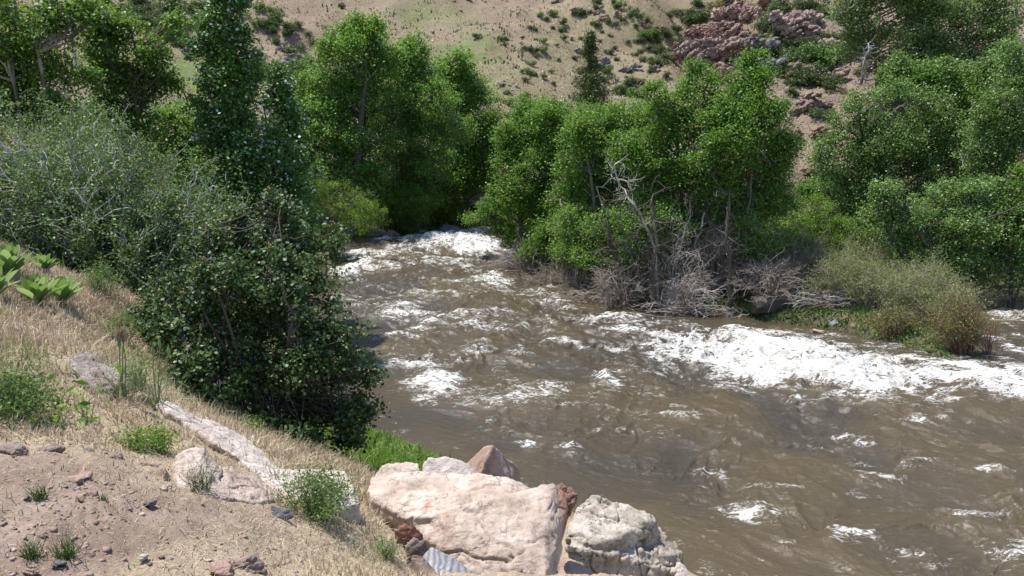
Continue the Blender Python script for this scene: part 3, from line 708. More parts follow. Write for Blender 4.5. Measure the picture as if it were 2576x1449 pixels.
def rock(name, ptlists, mat, label, voxel=.02, amp=.05, freq=2.5, cat='boulder', group=None, stain_shades=(), seed=0, strata=0., sdir=(.2, .3, 1.), parent=None, chip=.5, smooth=True):
    if not isinstance(ptlists[0], list): ptlists = [ptlists]
    me = hull_mesh(ptlists, voxel)
    n = len(me.vertices); co = np.empty(n * 3, np.float32); me.vertices.foreach_get('co', co); co = co.reshape(-1, 3).astype(float)
    no = np.empty(n * 3, np.float32); me.vertex_normals.foreach_get('vector', no); no = no.reshape(-1, 3).astype(float)
    q = co * freq + seed * 3.7
    d = .9 * f3(q, 4, seed, .5) + .35 * (1 - 2 * np.abs(f3(q * 1.7, 3, seed + 5))) * chip
    # angular chips: planar offsets per noise cell
    st = f3(q * .8 + 5, 2, seed + 9); d = d + chip * .5 * (np.round(st * 4) / 4 - st)
    d = d + .22 * f3(q * 6, 4, seed + 13, .65) + .3 * chip * (np.abs(f3(q * 2.6, 3, seed + 15)) * 2 - .4)
    d = d - .9 * chip * np.exp(-(f3(q * .55 + 11, 3, seed + 21) / .022) ** 2) - .5 * chip * np.exp(-(f3(q * 1.3 + 31, 3, seed + 23) / .03) ** 2)
    if strata:
        s = co @ (np.array(sdir) / np.linalg.norm(sdir)); s = s * freq * 2.2 + .6 * f3(q * .6, 2, seed + 3)
        fr = s - np.floor(s); d = d + strata * (ss(0, .25, fr) * ss(1., .55, fr) - .5)
    co = co + no * (d * amp)[:, None]
    c0 = co.mean(0); c0[2] = co[:, 2].min()
    me.vertices.foreach_set('co', (co - c0).astype(np.float32).ravel())
    a = me.attributes.new('stain_shade', 'FLOAT', 'POINT'); s = np.zeros(n)
    for (c, r) in stain_shades: s = np.maximum(s, np.exp(-(((co - np.array(c)) / np.array(r)) ** 2).sum(1)) * 1.3)
    a.data.foreach_set('value', s.astype(np.float32))
    me.polygons.foreach_set('use_smooth', np.full(len(me.polygons), smooth, dtype=bool)); me.update()
    me.materials.clear(); me.materials.append(M[mat]); me.name = name
    o = bpy.data.objects.new(name, me); C.objects.link(o); o.location = Vector(c0)
    return tag(o, label, cat, group)
def pz(lst): return [onz(*p) for p in lst]
def slab(top, thick, shrink=.12):
    """top outline points (world); adds a lower, slightly drawn-in copy"""
    T = np.array(top); c = T.mean(0); B = (T - c) * (1 - shrink) + c; B[:, 2] = T[:, 2] - thick
    return [p for p in T] + [p for p in B]
def blob(c, s, seed, n=16, rot=0., tilt=0.):
    rng = np.random.default_rng(seed)
    d = rng.normal(size=(n, 3)); d /= np.abs(d).max(1, keepdims=True) ** .55 * np.linalg.norm(d, axis=1, keepdims=True) ** .45
    d *= rng.uniform(.8, 1.05, (n, 1))
    d = d * np.array(s)
    ct, st = math.cos(tilt), math.sin(tilt); x, z = d[:, 0] * ct - d[:, 2] * st, d[:, 0] * st + d[:, 2] * ct; d[:, 0] = x; d[:, 2] = z
    ct, st = math.cos(rot), math.sin(rot); x, y = d[:, 0] * ct - d[:, 1] * st, d[:, 0] * st + d[:, 1] * ct; d[:, 0] = x; d[:, 1] = y
    return [p + np.array(c) for p in d]
# ================================================================ BUILD
build_ground()
build_water()

# ---------------------------------------------------------------- near boulders
rock('boulder', [slab(pz([(922, 1232, 2.2), (935, 1203, 2.22), (1000, 1190, 2.2), (1290, 1200, 2.2), (1335, 1226, 2.12), (1280, 1280, 2.2), (1120, 1300, 2.2), (1010, 1300, 2.15), (955, 1270, 2.15)]), .5, .1),
                 slab(pz([(1010, 1290, 2.13), (1120, 1285, 2.24), (1290, 1250, 2.24), (1390, 1222, 2.24), (1432, 1245, 2.1), (1400, 1300, 2.0), (1372, 1335, 2.1), (1378, 1420, 1.97), (1370, 1475, 1.92), (1180, 1440, 1.93), (1110, 1385, 1.98), (1065, 1345, 2.03), (1015, 1315, 2.08)]), .34, .08),
                 slab(pz([(1100, 1330, 1.9), (1330, 1300, 1.9), (1340, 1440, 1.7), (1180, 1410, 1.75)]), .9, .0)],
     'cream', 'largest cream boulder with flat top and red broken end over the river', voxel=.013, amp=.04, freq=3.0, seed=3, strata=.15, chip=.8,
     stain_shades=[(onz(1425, 1270, 2.05), (.12, .3, .3)), (onz(1075, 1310, 2.08), (.045, .12, .2)), (onz(1125, 1350, 2.02), (.05, .12, .2))])
rock('boulder', [blob(onz(1408, 1270, 2.0), (.15, .15, .155), 44, n=30)], 'redrock', 'rough brick red lump wedged on the right end of the largest cream boulder', voxel=.008, amp=.045, freq=7, seed=4, cat='rock', chip=1.)
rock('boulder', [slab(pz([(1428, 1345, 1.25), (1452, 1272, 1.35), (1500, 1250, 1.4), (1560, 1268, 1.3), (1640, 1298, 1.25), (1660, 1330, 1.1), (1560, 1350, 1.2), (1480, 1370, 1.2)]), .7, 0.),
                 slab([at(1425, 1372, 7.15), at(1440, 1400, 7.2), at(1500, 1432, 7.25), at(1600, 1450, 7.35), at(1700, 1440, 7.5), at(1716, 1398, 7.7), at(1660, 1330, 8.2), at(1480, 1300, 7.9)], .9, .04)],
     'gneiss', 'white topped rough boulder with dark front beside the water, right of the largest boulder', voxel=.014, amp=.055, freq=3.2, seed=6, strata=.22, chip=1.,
     stain_shades=[(onz(1640, 1400, .75), (.5, .3, .22)), (onz(1500, 1440, .65), (.5, .3, .25)), (onz(1570, 1440, .5), (.6, .4, .3))])  # shade of the steep lower front, painted in as dark brown patches
rock('boulder', [slab(pz([(945, 1190, 2.1), (965, 1170, 2.2), (1050, 1163, 2.22), (1063, 1185, 2.2), (1058, 1212, 2.1), (935, 1222, 2.05)]), .5, .05)], 'cream', 'small cream boulder behind the left end of the largest boulder', voxel=.014, amp=.035, freq=3.5, seed=8)
rock('boulder', [slab(pz([(1064, 1165, 2.2), (1075, 1150, 2.25), (1130, 1146, 2.25), (1185, 1172, 2.15), (1200, 1195, 2.1), (1130, 1206, 2.1), (1065, 1200, 2.1)]), .5, .05)], 'whitish', 'smooth white boulder between the cream boulder and the pink pyramid boulder', voxel=.014, amp=.03, freq=3.5, seed=9)
rock('boulder', [[onz(1240, 1121, 2.05), onz(1222, 1124, 2.0)] + slab(pz([(1165, 1170, 1.7), (1200, 1205, 1.75), (1275, 1205, 1.7), (1312, 1222, 1.35), (1308, 1180, 1.5), (1240, 1150, 1.5)]), 1.3, -.08)],
     'pink', 'pyramid shaped pinkish brown boulder at the water edge', voxel=.014, amp=.03, freq=3.5, seed=10)
rock('boulder', [slab(pz([(1372, 1392, 1.45), (1385, 1383, 1.5), (1430, 1400, 1.45), (1510, 1449, 1.35), (1530, 1500, 1.2), (1380, 1520, 1.3)]), .7, 0)], 'pink', 'pinkish flat sided boulder below the gap between the two big boulders', voxel=.015, amp=.03, freq=3, seed=12)
rock('boulder', [slab(pz([(1695, 1440, .75), (1705, 1412, .85), (1722, 1425, .8), (1745, 1460, .7), (1740, 1500, .6), (1690, 1500, .6)]), .8, -.1)], 'whitish', 'pale pointed boulder tip at the bottom edge beside the river', voxel=.015, amp=.03, freq=4, seed=13)
rock('boulder', [slab(pz([(1062, 1400, 2.16), (1085, 1375, 2.2), (1140, 1405, 2.15), (1200, 1445, 2.05), (1195, 1490, 2.0), (1110, 1480, 2.1)]), .3, .05)], 'stripe', 'grey boulder with white bands at the foot of the largest boulder', voxel=.01, amp=.015, freq=5, seed=14)
rock('boulder', [slab(pz([(1008, 1420, 2.2), (1030, 1393, 2.28), (1060, 1392, 2.28), (1105, 1440, 2.15), (1090, 1490, 2.1), (1010, 1440, 2.15)]), .35, .05)], 'brown', 'brown grey boulder left of the banded grey boulder', voxel=.01, amp=.02, freq=6, seed=15)
rock('rock', [slab(pz([(985, 1335, 2.25), (1010, 1315, 2.3), (1050, 1318, 2.28), (1068, 1345, 2.2), (1020, 1352, 2.2)]), .25, .0)], 'brown', 'reddish brown rock against the left side of the largest boulder', voxel=.01, amp=.02, freq=6, seed=16, cat='rock', stain_shades=[(onz(1040, 1335, 2.25), (.15, .1, .1))])
rock('rock', [slab(pz([(1020, 1372, 2.2), (1040, 1350, 2.25), (1075, 1358, 2.22), (1085, 1380, 2.15), (1035, 1392, 2.15)]), .25, .0)], 'brown', 'dark brown rock between the reddish rock and the banded boulder', voxel=.01, amp=.02, freq=6, seed=17, cat='rock')
rock('rock', [slab(pz([(945, 1460, 2.35), (975, 1428, 2.4), (1010, 1432, 2.36), (1030, 1470, 2.3)]), .2, .0)], 'brown', 'purple brown rock at the bottom edge left of the brown grey boulder', voxel=.01, amp=.02, freq=6, seed=18, cat='rock')
rock('rock', [slab(pz([(885, 1445, 2.72), (900, 1424, 2.76), (918, 1438, 2.72), (922, 1452, 2.7)]), .15, .0)], 'pink', 'small pink rock in dry grass near the bottom edge', voxel=.008, amp=.01, freq=8, seed=19, cat='rock')
# left group
def onslope(lst, dy): 
    out = []
    for u, v in lst:
        g = hit(u, v); out.append(at(u, v, g[1] - dy))
    return out
def ats(lst): return [at(*p) for p in lst]
rock('boulder', [slab(ats([(432, 1190, 4.28), (450, 1148, 4.42), (480, 1127, 4.55), (512, 1129, 4.58), (545, 1165, 4.6), (568, 1210, 4.5), (520, 1240, 4.14), (445, 1228, 4.06)]), .4, 0.),
                 slab(ats([(505, 1165, 4.6), (560, 1178, 4.7), (610, 1198, 4.8), (690, 1222, 4.98), (706, 1255, 4.76), (640, 1266, 4.38), (540, 1244, 4.14), (505, 1230, 4.2)]), .35, 0.)],
     'cream', 'long cream boulder with a rounded hump at its left end beside the dirt', voxel=.01, amp=.028, freq=4.6, seed=20, strata=.15, chip=.9)
rock('boulder', [slab(ats([(655, 1197, 5.2), (672, 1179, 5.4), (800, 1180, 5.5), (868, 1184, 5.5), (886, 1210, 5.35), (902, 1266, 5.1), (860, 1284, 4.98), (720, 1248, 5.0), (662, 1215, 5.1)]), .4, 0.)],
     'whitish', 'bright white block shaped boulder behind the green weed', voxel=.011, amp=.02, freq=3.6, seed=21)
rock('boulder', [slab(onslope([(398, 1015), (415, 1005), (470, 1035), (520, 1055), (560, 1075), (640, 1122), (705, 1180), (668, 1196), (610, 1152), (540, 1108), (480, 1072), (430, 1040)], .18), .5, -.03)],
     'whitish', 'long narrow pale boulder sloping down under the dark berry bush', voxel=.014, amp=.04, freq=3.2, seed=22, strata=.3)
rock('boulder', [slab(onslope([(175, 905), (205, 893), (300, 925), (335, 972), (265, 985), (185, 940)], .16), .5, 0.)], 'buried', 'half buried grey pink boulder in dry grass, upper left', voxel=.014, amp=.045, freq=4, seed=23, strata=.2, chip=1.)
rock('rock', [blob(hit(412, 1206) + [0, 0, .01], (.062, .05, .055), 71, n=9, tilt=.4)], 'pink', 'small pyramid shaped pink rock left of the humped boulder', voxel=.008, amp=.01, freq=8, seed=24, cat='rock')
rock('rock', [blob(hit(705, 1304) + [0, 0, .01], (.085, .06, .045), 74, n=10, tilt=-.25)], 'darkrock', 'small dark grey rock beside the green weed', voxel=.007, amp=.01, freq=8, seed=25, cat='rock')
rock('rock', [blob(hit(372, 1174) + [0, 0, -.005], (.08, .06, .03), 77, n=12)], 'pink', 'flat reddish rock at the upper edge of the dirt', voxel=.008, amp=.01, freq=8, seed=26, cat='rock')
for i, (u, v, s, mt, lb) in enumerate([(30, 1145, .11, 'brown', 'brown lumpy rock at the left end of the row between grass and dirt'), (125, 1140, .09, 'brown', 'brown grey rock in the row between grass and dirt, right of the lumpy one'),
        (222, 1135, .045, 'darkrock', 'small grey rock upright at the grass edge'), (300, 1150, .08, 'brown', 'brown rock just left of the flat reddish rock'), (200, 1215, .11, 'pink', 'flat pink rock lying in the dirt'),
        (90, 960, .12, 'brown', 'weathered brown rock above the left weed'), (215, 1262, .09, 'pink', 'crumbly pink rock in the middle of the dirt'), (190, 1240, .045, 'darkrock', 'small dark green grey pebble by the crumbly pink rock'),
        (360, 1404, .035, 'whitish', 'whitish pebble on the dirt near the bottom'), (108, 1350, .03, 'brown', 'reddish flat pebble on open dirt'), (375, 1272, .05, 'darkrock', 'grey flat stone with bluish top sunk in dirt'),
        (418, 1228, .05, 'cream', 'flat cream chip below the small pyramid rock'), (150, 1425, .04, 'darkrock', 'dark pebble at the bottom left'), (410, 1005, .06, 'cream', 'light rock at the top end of the long narrow boulder'),
        (356, 1000, .09, 'cream', 'pale rock in grass right of the half buried boulder'), (620, 1435, .12, 'brown', 'brown lumpy rock cut by the bottom edge'), (560, 1440, .1, 'pink', 'pinkish rock cut by the bottom edge'), (75, 1440, .05, 'pink', 'pink stone chip in the dirt corner')]):
    p = hit(u, v); s = s * .62
    rock('rock', [blob(p + np.array([0, 0, s * .12]), (s * 1.3, s * .9, s * .55), 60 + i, n=11, rot=i * 1.3)], mt, lb, voxel=s / 16, amp=s * .2, freq=1.1 / s, seed=30 + i, cat='rock', strata=.4, chip=1.)
# rocks along island edge
for i, (u, v, sx, sz, mt, lb) in enumerate([(2097, 822, .34, .26, 'darkrock', 'dark grey blue rock at the island edge'), (2155, 832, .28, .2, 'redrock', 'orange brown rock at the island edge, right of the dark one'), (2190, 838, .2, .15, 'pink', 'small tan rock at the island edge beside the orange one'),
        (1745, 772, .26, .22, 'whitish', 'pale grey rock below the bare twigs on the island'), (1835, 795, .2, .12, 'darkrock', 'small bluish rock by the tree foot on the island'), (1925, 800, .25, .14, 'darkrock', 'dark rock below the old log'),
        (945, 590, .75, .35, 'pink', 'reddish rock on the far left bank above the rapids'), (985, 592, .5, .25, 'brown', 'grey rock on the far left bank beside the reddish one'), (1130, 583, .9, .25, 'darkrock', 'dark flat rock under far left shrubs'),
        (1060, 586, .6, .2, 'darkrock', 'low dark rock at the far rapids'), (2060, 838, .22, .1, 'pink', 'flat reddish rock awash left of the dark grey one')]):
    p = np.array([*onw(u, v), 0]); p[2] = float(wlevel(p[1])) + sz * .1
    rock('rock', [blob(p, (sx, sx * .7, sz), 90 + i, rot=i)], mt, lb, voxel=sx / 12, amp=sx * .15, freq=.9 / sx, seed=50 + i, cat='rock', strata=.3)
rock('rock', [blob(at(1195, 485, 46), (.75, .6, .7), 130)], 'whitish', 'pale rock face seen in the gap above the far rapids', voxel=.07, amp=.2, freq=1.2, seed=66, strata=.8)
rock('rock', [blob(at(1215, 520, 45.5), (.5, .5, .4), 131)], 'pink', 'pinkish rock in the gap just under the pale rock face', voxel=.06, amp=.15, freq=1.4, seed=67, strata=.8)

# ---------------------------------------------------------------- outcrops on the right slope
OC = [(1738, 70, 40, 'outcrop'), ]
def outcrop(u, v, wpx, hpx, mt, label, seed, tilt=.3, dep=.8, n=5, name='rock_outcrop', lift=.35):
    p = hit(u, v + hpx * .35); y = p[1]; w = wpx * y / F / 2 * 1.45; h = hpx * y / F / 2 * 1.45; n = n + 2
    rng = np.random.default_rng(seed); parts = []
    for i in range(n):
        o = np.array([rng.uniform(-.75, .75) * w, rng.uniform(-.3, .3) * w * dep, rng.uniform(-.7, .75) * h + h * lift])
        parts.append(blob(p + o, (w * rng.uniform(.35, .6), w * rng.uniform(.35, .6) * dep, h * rng.uniform(.28, .5)), seed * 10 + i, n=9, rot=rng.uniform(-.5, .5), tilt=tilt + rng.uniform(-.15, .15)))
    return rock(name, parts, mt, label, voxel=max(.05, w / 26), amp=max(w, h) * .13, freq=1.5 / max(w, .4) + .6, seed=seed, cat='rock outcrop', strata=.6, sdir=(-.5, .1, 1), chip=1.2, smooth=False)
for a in [(1850, 20, 60, 60, 'outcrop', 'knob of pink rock at the top of the outcrop against the far slope', 201, .2),
          (1868, 68, 110, 60, 'outcrop', 'long ledge of pink rock in the middle of the outcrop', 202, .35, .8, 7),
          (1745, 100, 80, 62, 'redrock', 'reddish rock buttress at the left end of the outcrop', 203, .2, .8, 8),
          (1760, 142, 90, 50, 'outcrop', 'lower left rock face of the outcrop above the cottonwood', 204, .3, .8, 7),
          (1815, 140, 110, 55, 'outcrop', 'rock ledge with dark hollow under it', 205, .25, .8, 8),
          (1790, 95, 70, 40, 'outcrop', 'rock step between the buttress and the long ledge', 206, .3),
          (1905, 130, 70, 50, 'bluerock', 'pale grey rock slab right of the dark hollow', 207, .2),
          (1960, 60, 70, 50, 'redrock', 'rock knob left of the slanting ledges', 208, .3),
          (2010, 80, 110, 60, 'outcrop', 'slanting layered ledges on the right of the outcrop', 209, -.55, .8, 9),
          (2030, 68, 60, 30, 'outcrop', 'upper slanting ledge of the outcrop', 210, -.6),
          (1955, 178, 70, 40, 'bluerock', 'light grey broken rock below the outcrop shrubs', 211, .2),
          (1820, 195, 100, 45, 'redrock', 'pink rock base just above the cottonwood crown', 212, .2, .8, 7),
          (2100, 122, 66, 24, 'pink', 'smooth light pink boulder on the upper right slope', 213, -.1, .8, 3),
          (2135, 145, 40, 26, 'redrock', 'small orange rock right of the smooth pink boulder', 214, .2),
          (2085, 195, 60, 30, 'outcrop', 'broken rock below the green shrub on the right slope', 215, .2),
          (2055, 262, 56.7, 36.4, 'outcrop', 'dark cracked rock on the bare pink slope', 216, .35, .8, 4),
          (2035, 345, 62.1, 30.8, 'redrock', 'layered rock low on the bare pink slope', 217, .2, .8, 4),
          (2025, 270, 60.75, 28, 'outcrop', 'flat rubble rock beside the dark cracked rock', 218, .1),
          (2045, 440, 67.5, 30.8, 'redrock', 'red rubble at the foot of the bare slope', 219, .1),
          (1940, 5, 60, 34, 'outcrop', 'rock at the top edge above the outcrop', 220, .3),
          (2000, 195, 80, 46, 'outcrop', 'lowest broken ledge of the outcrop beside the bright green shrubs', 226, .2, .8, 6),
          (1890, 100, 90, 46, 'redrock', 'weathered rock face filling the centre of the outcrop', 227, .3, .8, 6),
          (2490, 110, 60, 50, 'redrock', 'orange tilted slabs behind the right tree', 221, -.9, .8, 6),
          (2440, 105, 50, 30, 'outcrop', 'tilted pink rock behind the upper right crown', 222, -.8),
          (2560, 40, 50, 40, 'outcrop', 'rock at the upper right corner', 223, .4), (2410, 285, 50, 24, 'bluerock', 'grey rock seen between the right trees', 224, .1),
          (1700, 148, 30, 50, 'redrock', 'rusty rock at the outer left foot of the outcrop', 225, .1)]:
    outcrop(*a)
# far hillside rocks
HR = [(2045, 485, 80, 90, 'bluerock'), (2290, 505, 70, 45, 'bluerock'), (2425, 530, 55, 50, 'bluerock'), (2135, 620, 30, 35, 'bluerock'), (2015, 75, 60, 50, 'outcrop'), (1860, 98, 85, 22, 'outcrop'),
      (2175, 130, 70, 50, 'outcrop'), (2345, 185, 60, 60, 'redrock'), (2450, 240, 80, 35, 'outcrop'), (2050, 165, 60, 22, 'outcrop'), (1740, 6, 90, 22, 'outcrop'), (1410, 505, 50, 18, 'brown'), (1870, 388, 60, 25, 'bluerock'),
      (2200, 520, 60, 30, 'bluerock'), (2230, 655, 60, 40, 'bluerock'), (1330, 620, 26, 16, 'whitish'), (1356, 623, 20, 14, 'whitish'), (1275, 628, 22, 14, 'whitish'), (1252, 636, 20, 12, 'whitish'), (1381, 662, 24, 16, 'whitish'), (1450, 825, 34, 24, 'whitish'), (1405, 705, 20, 9, 'whitish'), (1412, 798, 22, 9, 'whitish'),
      (1765, 142, 18, 12, 'whitish'), (2245, 85, 24, 12, 'whitish'), (1560, 368, 20, 12, 'whitish'), (1300, 12, 20, 8, 'brown'), (1575, 500, 18, 10, 'whitish')]
for i, (X, Yp, w, h, mt) in enumerate(HR):
    white = mt == 'whitish'
    outcrop(817.6 + X * .3418, Yp * .3418, w * .3418 + 1, h * .3418 + 1, mt, 'whitish stone lying on the distant dry hillside' if white else {'bluerock': 'blue grey outcrop on the distant hillside', 'outcrop': 'pinkish outcrop on the ridge of the distant hillside', 'redrock': 'reddish outcrop on the ridge of the distant hillside', 'brown': 'low brown rock on the distant hillside'}[mt], 260 + i, n=3 if white else 5, name='hillside_rock', lift=.3)
    o = C.objects[-1]; o['group'] = {'whitish': 'white stones on the distant hillside', 'bluerock': 'blue grey outcrops on the distant hillside', 'outcrop': 'pink outcrops on the distant ridge', 'redrock': 'red outcrops on the distant ridge', 'brown': 'brown rocks on the distant hillside'}[mt]
for i, (u, v, w, h) in enumerate([(705, 122, 30, 22), (740, 148, 36, 24), (770, 162, 22, 12), (490, 70, 30, 16)]):
    outcrop(u, v, w, h, 'bluerock', ['dark blue grey outcrop on the left hillside, upper of the cluster', 'broad dark outcrop on the left hillside', 'small dark outcrop at the right of the left hillside cluster', 'dark outcrop among the shrubs at the top left hillside'][i], 300 + i)

# ---------------------------------------------------------------- shrubs on the hillsides
def scrub_proto(seed, mat, tall=1.):
    rng = np.random.default_rng(seed); L = [(np.array([rng.uniform(-.35, .35), rng.uniform(-.35, .35), .28 * tall + rng.uniform(0, .25) * tall]), np.array([.4, .4, .32 * tall]) * rng.uniform(.6, 1.1)) for _ in range(5)]
    P, I = crown_points(L, 230, rng, .5, .35); P[:, 2] = np.abs(P[:, 2])
    P = np.repeat(P, 9, axis=0); P = P + rng.normal(size=P.shape) * .06
    V, f, t = leaves(P, .085, rng, .7, .4)
    o = mesh_np('scrub_proto', V, f, M[mat], attrs={'tint': ('FACE', t)}); me = o.data; bpy.data.objects.remove(o); return me
SC = {k: [scrub_proto(500 + 7 * j + i, k) for i in range(4)] for j, k in enumerate(['scrub', 'scrubg', 'scruby'])}
SC['tall'] = [scrub_proto(560, 'scrub', 2.4)]
def put_scrub(u, v, wpx, kind, label, group, name='shrub', hs=1.):
    p = hit(u, v + wpx * .18)
    o = bpy.data.objects.new(name, random.choice(SC[kind])); C.objects.link(o)
    s = wpx * p[1] / F / 1.15 * (1.25 if p[1] > 62 else 1.1)
    o.location = Vector((p[0], p[1], p[2] - .05 * s)); o.scale = (s, s, s * .85 * hs); o.rotation_euler = (0, 0, random.uniform(0, 6.28))
    return tag(o, label, 'shrub', group)
GC = ('small round dark green shrub on the bare centre hillside', 'shrubs on the bare centre hillside')
GR = ('small dark green shrub on the rocky right part of the far hillside', 'shrubs on the rocky part of the far hillside')
GL = ('dull green shrub on the left hillside beyond the poplar', 'shrubs on the left hillside')
GS = ('grey green shrub growing among the outcrop rocks of the right slope', 'shrubs among the outcrop rocks')
for X, Yp, w in [(1058, 15, 34), (1125, 272, 42), (1597, 122, 45), (1660, 120, 60), (1628, 165, 40), (1545, 225, 35), (1510, 210, 35), (1607, 318, 45), (1750, 285, 34), (1465, 355, 35), (1505, 370, 40), (1545, 378, 40), (1610, 375, 50), (1330, 350, 28),
                 (1305, 296, 36), (1340, 300, 36), (1525, 480, 45), (1490, 540, 50), (1530, 560, 50), (1485, 605, 42), (1615, 578, 35), (1672, 535, 30), (1683, 635, 35), (1328, 690, 40), (1355, 775, 60), (1475, 735, 60), (1390, 870, 60), (1410, 505, 30), (1555, 295, 28), (1300, 640, 30), (1440, 540, 30), (1560, 440, 26), (1000, 100, 18), (960, 240, 14), (1180, 430, 16), (1700, 350, 22), (1720, 470, 30), (1350, 860, 40)]:
    put_scrub(817.6 + X * .3418, Yp * .3418, w * .42, 'scrubg' if w > 44 else 'scrub', *GC)
for X, Yp, w in [(2165, 65, 65), (2015, 70, 50), (2000, 20, 60), (2120, 35, 40), (1943, 95, 30), (1885, 290, 32), (2000, 215, 55), (2015, 305, 30), (2075, 175, 40), (2145, 215, 50), (1860, 130, 60), (1900, 128, 50), (1760, 185, 50), (1735, 235, 45), (1775, 240, 45), (1690, 215, 35),
                 (2280, 220, 35), (2285, 95, 60), (2320, 125, 60), (2355, 160, 60), (2390, 190, 45), (2340, 270, 70), (2400, 280, 75), (2440, 330, 70), (2330, 315, 45), (2235, 330, 35), (2285, 330, 30), (2365, 380, 45), (2320, 385, 40), (2275, 415, 40), (2465, 395, 45), (2340, 440, 50), (2405, 450, 60), (2515, 460, 45),
                 (2130, 360, 40), (2085, 395, 45), (2065, 450, 30), (2230, 530, 55), (2090, 545, 65), (2060, 600, 50), (2210, 640, 85), (2250, 600, 50), (2160, 680, 75), (2220, 700, 80), (2280, 705, 80), (2380, 540, 50), (2315, 615, 60), (2335, 660, 40), (2420, 490, 50), (2540, 390, 40), (2510, 290, 55), (2540, 290, 50), (2540, 120, 36), (2575, 220, 60),
                 (2500, 240, 45), (2200, 150, 50), (2250, 150, 50), (2040, 250, 30), (2100, 270, 34), (1960, 180, 30), (1820, 300, 24), (2450, 620, 55), (2500, 560, 50), (2150, 440, 34), (1940, 420, 30), (1850, 440, 36), (2000, 650, 40), (2350, 720, 50)]:
    put_scrub(817.6 + X * .3418, Yp * .3418, w * .42, 'scrubg' if 65 <= w <= 80 else 'scrub', *GR)
for X, Yp, w in [(860, 40, 110), (700, 20, 110), (780, 60, 80), (780, 120, 110), (850, 120, 90), (860, 175, 110), (910, 190, 90), (950, 130, 80), (1000, 100, 60), (960, 60, 60), (930, 230, 90), (960, 290, 60), (820, 200, 90), (1310, 50, 60), (1345, 60, 60), (1385, 75, 60), (1330, 140, 70), (1300, 130, 60), (1355, 155, 60),
                 (1375, 110, 70), (1400, 120, 60), (1460, 150, 70), (1500, 130, 50), (1400, 220, 50), (1470, 340, 90), (1520, 350, 90), (1490, 370, 80), (1470, 270, 80), (1520, 250, 50), (1645, 285, 50), (1720, 35, 40), (1320, 290, 80), (1300, 350, 80), (1340, 400, 70), (1550, 320, 60), (620, 60, 90), (660, 100, 80), (1040, 40, 70), (740, 160, 90),
                 (1440, 190, 50), (1580, 240, 40), (1560, 180, 40), (1610, 320, 50), (1380, 180, 50), (1220, 80, 60), (1240, 150, 50), (1500, 300, 60), (1590, 360, 70), (1450, 400, 70), (560, 20, 80), (700, 80, 80), (900, 80, 70), (880, 20, 60), (1000, 30, 60)]:
    put_scrub(X * .499, Yp * .499, w * .5, 'scrubg' if w in (60, 90) else 'scrub', *GL)
for X, Yp, w in [(340, 170, 60), (300, 150, 60), (370, 160, 60), (300, 220, 60), (420, 170, 70), (460, 160, 70), (200, 250, 40), (165, 135, 40), (220, 120, 45), (980, 200, 100), (960, 250, 90), (1020, 240, 80), (900, 330, 90), (870, 350, 80), (790, 370, 90), (600, 250, 50), (700, 40, 50),
                 (1110, 80, 110), (1060, 100, 70), (1320, 90, 120), (1380, 60, 90), (1270, 60, 80), (1400, 120, 80), (1400, 340, 80), (1340, 370, 80), (250, 400, 60), (60, 430, 50), (110, 500, 50), (430, 50, 60), (640, 30, 60), (50, 540, 60), (130, 320, 60), (70, 330, 50), (20, 350, 60), (1540, 690, 90), (1440, 650, 90), (1500, 600, 60), (1380, 950, 80), (1060, 320, 80), (1110, 420, 110), (1180, 470, 110), (1080, 480, 90), (1150, 540, 120), (1240, 560, 120), (1180, 610, 110), (1300, 640, 130), (1240, 680, 110), (1380, 600, 100), (1180, 700, 80), (1560, 330, 70), (1600, 420, 60), (1210, 780, 70), (1460, 980, 70), (1490, 740, 60), (1330, 700, 90)]:
    put_scrub(1635 + X * .3038, Yp * .3038, w * .55, 'scrub', *GS)
for X, Yp, w in [(890, 60, 100), (540, 380, 90), (570, 100, 60), (550, 70, 60), (970, 370, 90), (1020, 400, 60), (1650, 380, 80), (1800, 590, 90), (1740, 610, 70), (1450, 690, 80)]:
    put_scrub(1635 + X * .3038, Yp * .3038, w * .5, 'scruby', 'yellowish shrub growing among the outcrop rocks of the right slope', 'yellowish shrubs among the outcrop rocks')
for X, Yp, w in [(1330, 470, 120), (1400, 500, 130), (1480, 470, 110), (1300, 520, 120), (1370, 440, 100), (1530, 500, 90)]:
    put_scrub(1635 + X * .3038, Yp * .3038, w * .6, 'scrubg', 'bright green shrub on the right slope below the smooth pink boulder', 'bright green shrubs on the right slope')
for X, w in [(1440, 60), ]:
    p = put_scrub(817.6 + X * .3418, 432 * .3418, 20, 'tall', 'lone small dark tree standing on the bare hillside', None, 'tree', 1.); p['category'] = 'tree'
    p.scale = (p.scale[0] * .7, p.scale[1] * .7, p.scale[2] * 1.1)
p = put_scrub(817.6 + 1383 * .3418, 380 * .3418, 11, 'tall', 'narrow dark shrub left of the lone hillside tree', None)
p = put_scrub(817.6 + 262 * .3418, 150 * .3418, 12, 'tall', 'narrow dark shrub above the big cottonwood crown', None)
p = put_scrub(817.6 + 10 * .3418, 262 * .3418, 18, 'tall', 'tall dark shrub at the left of the big cottonwood top', None)

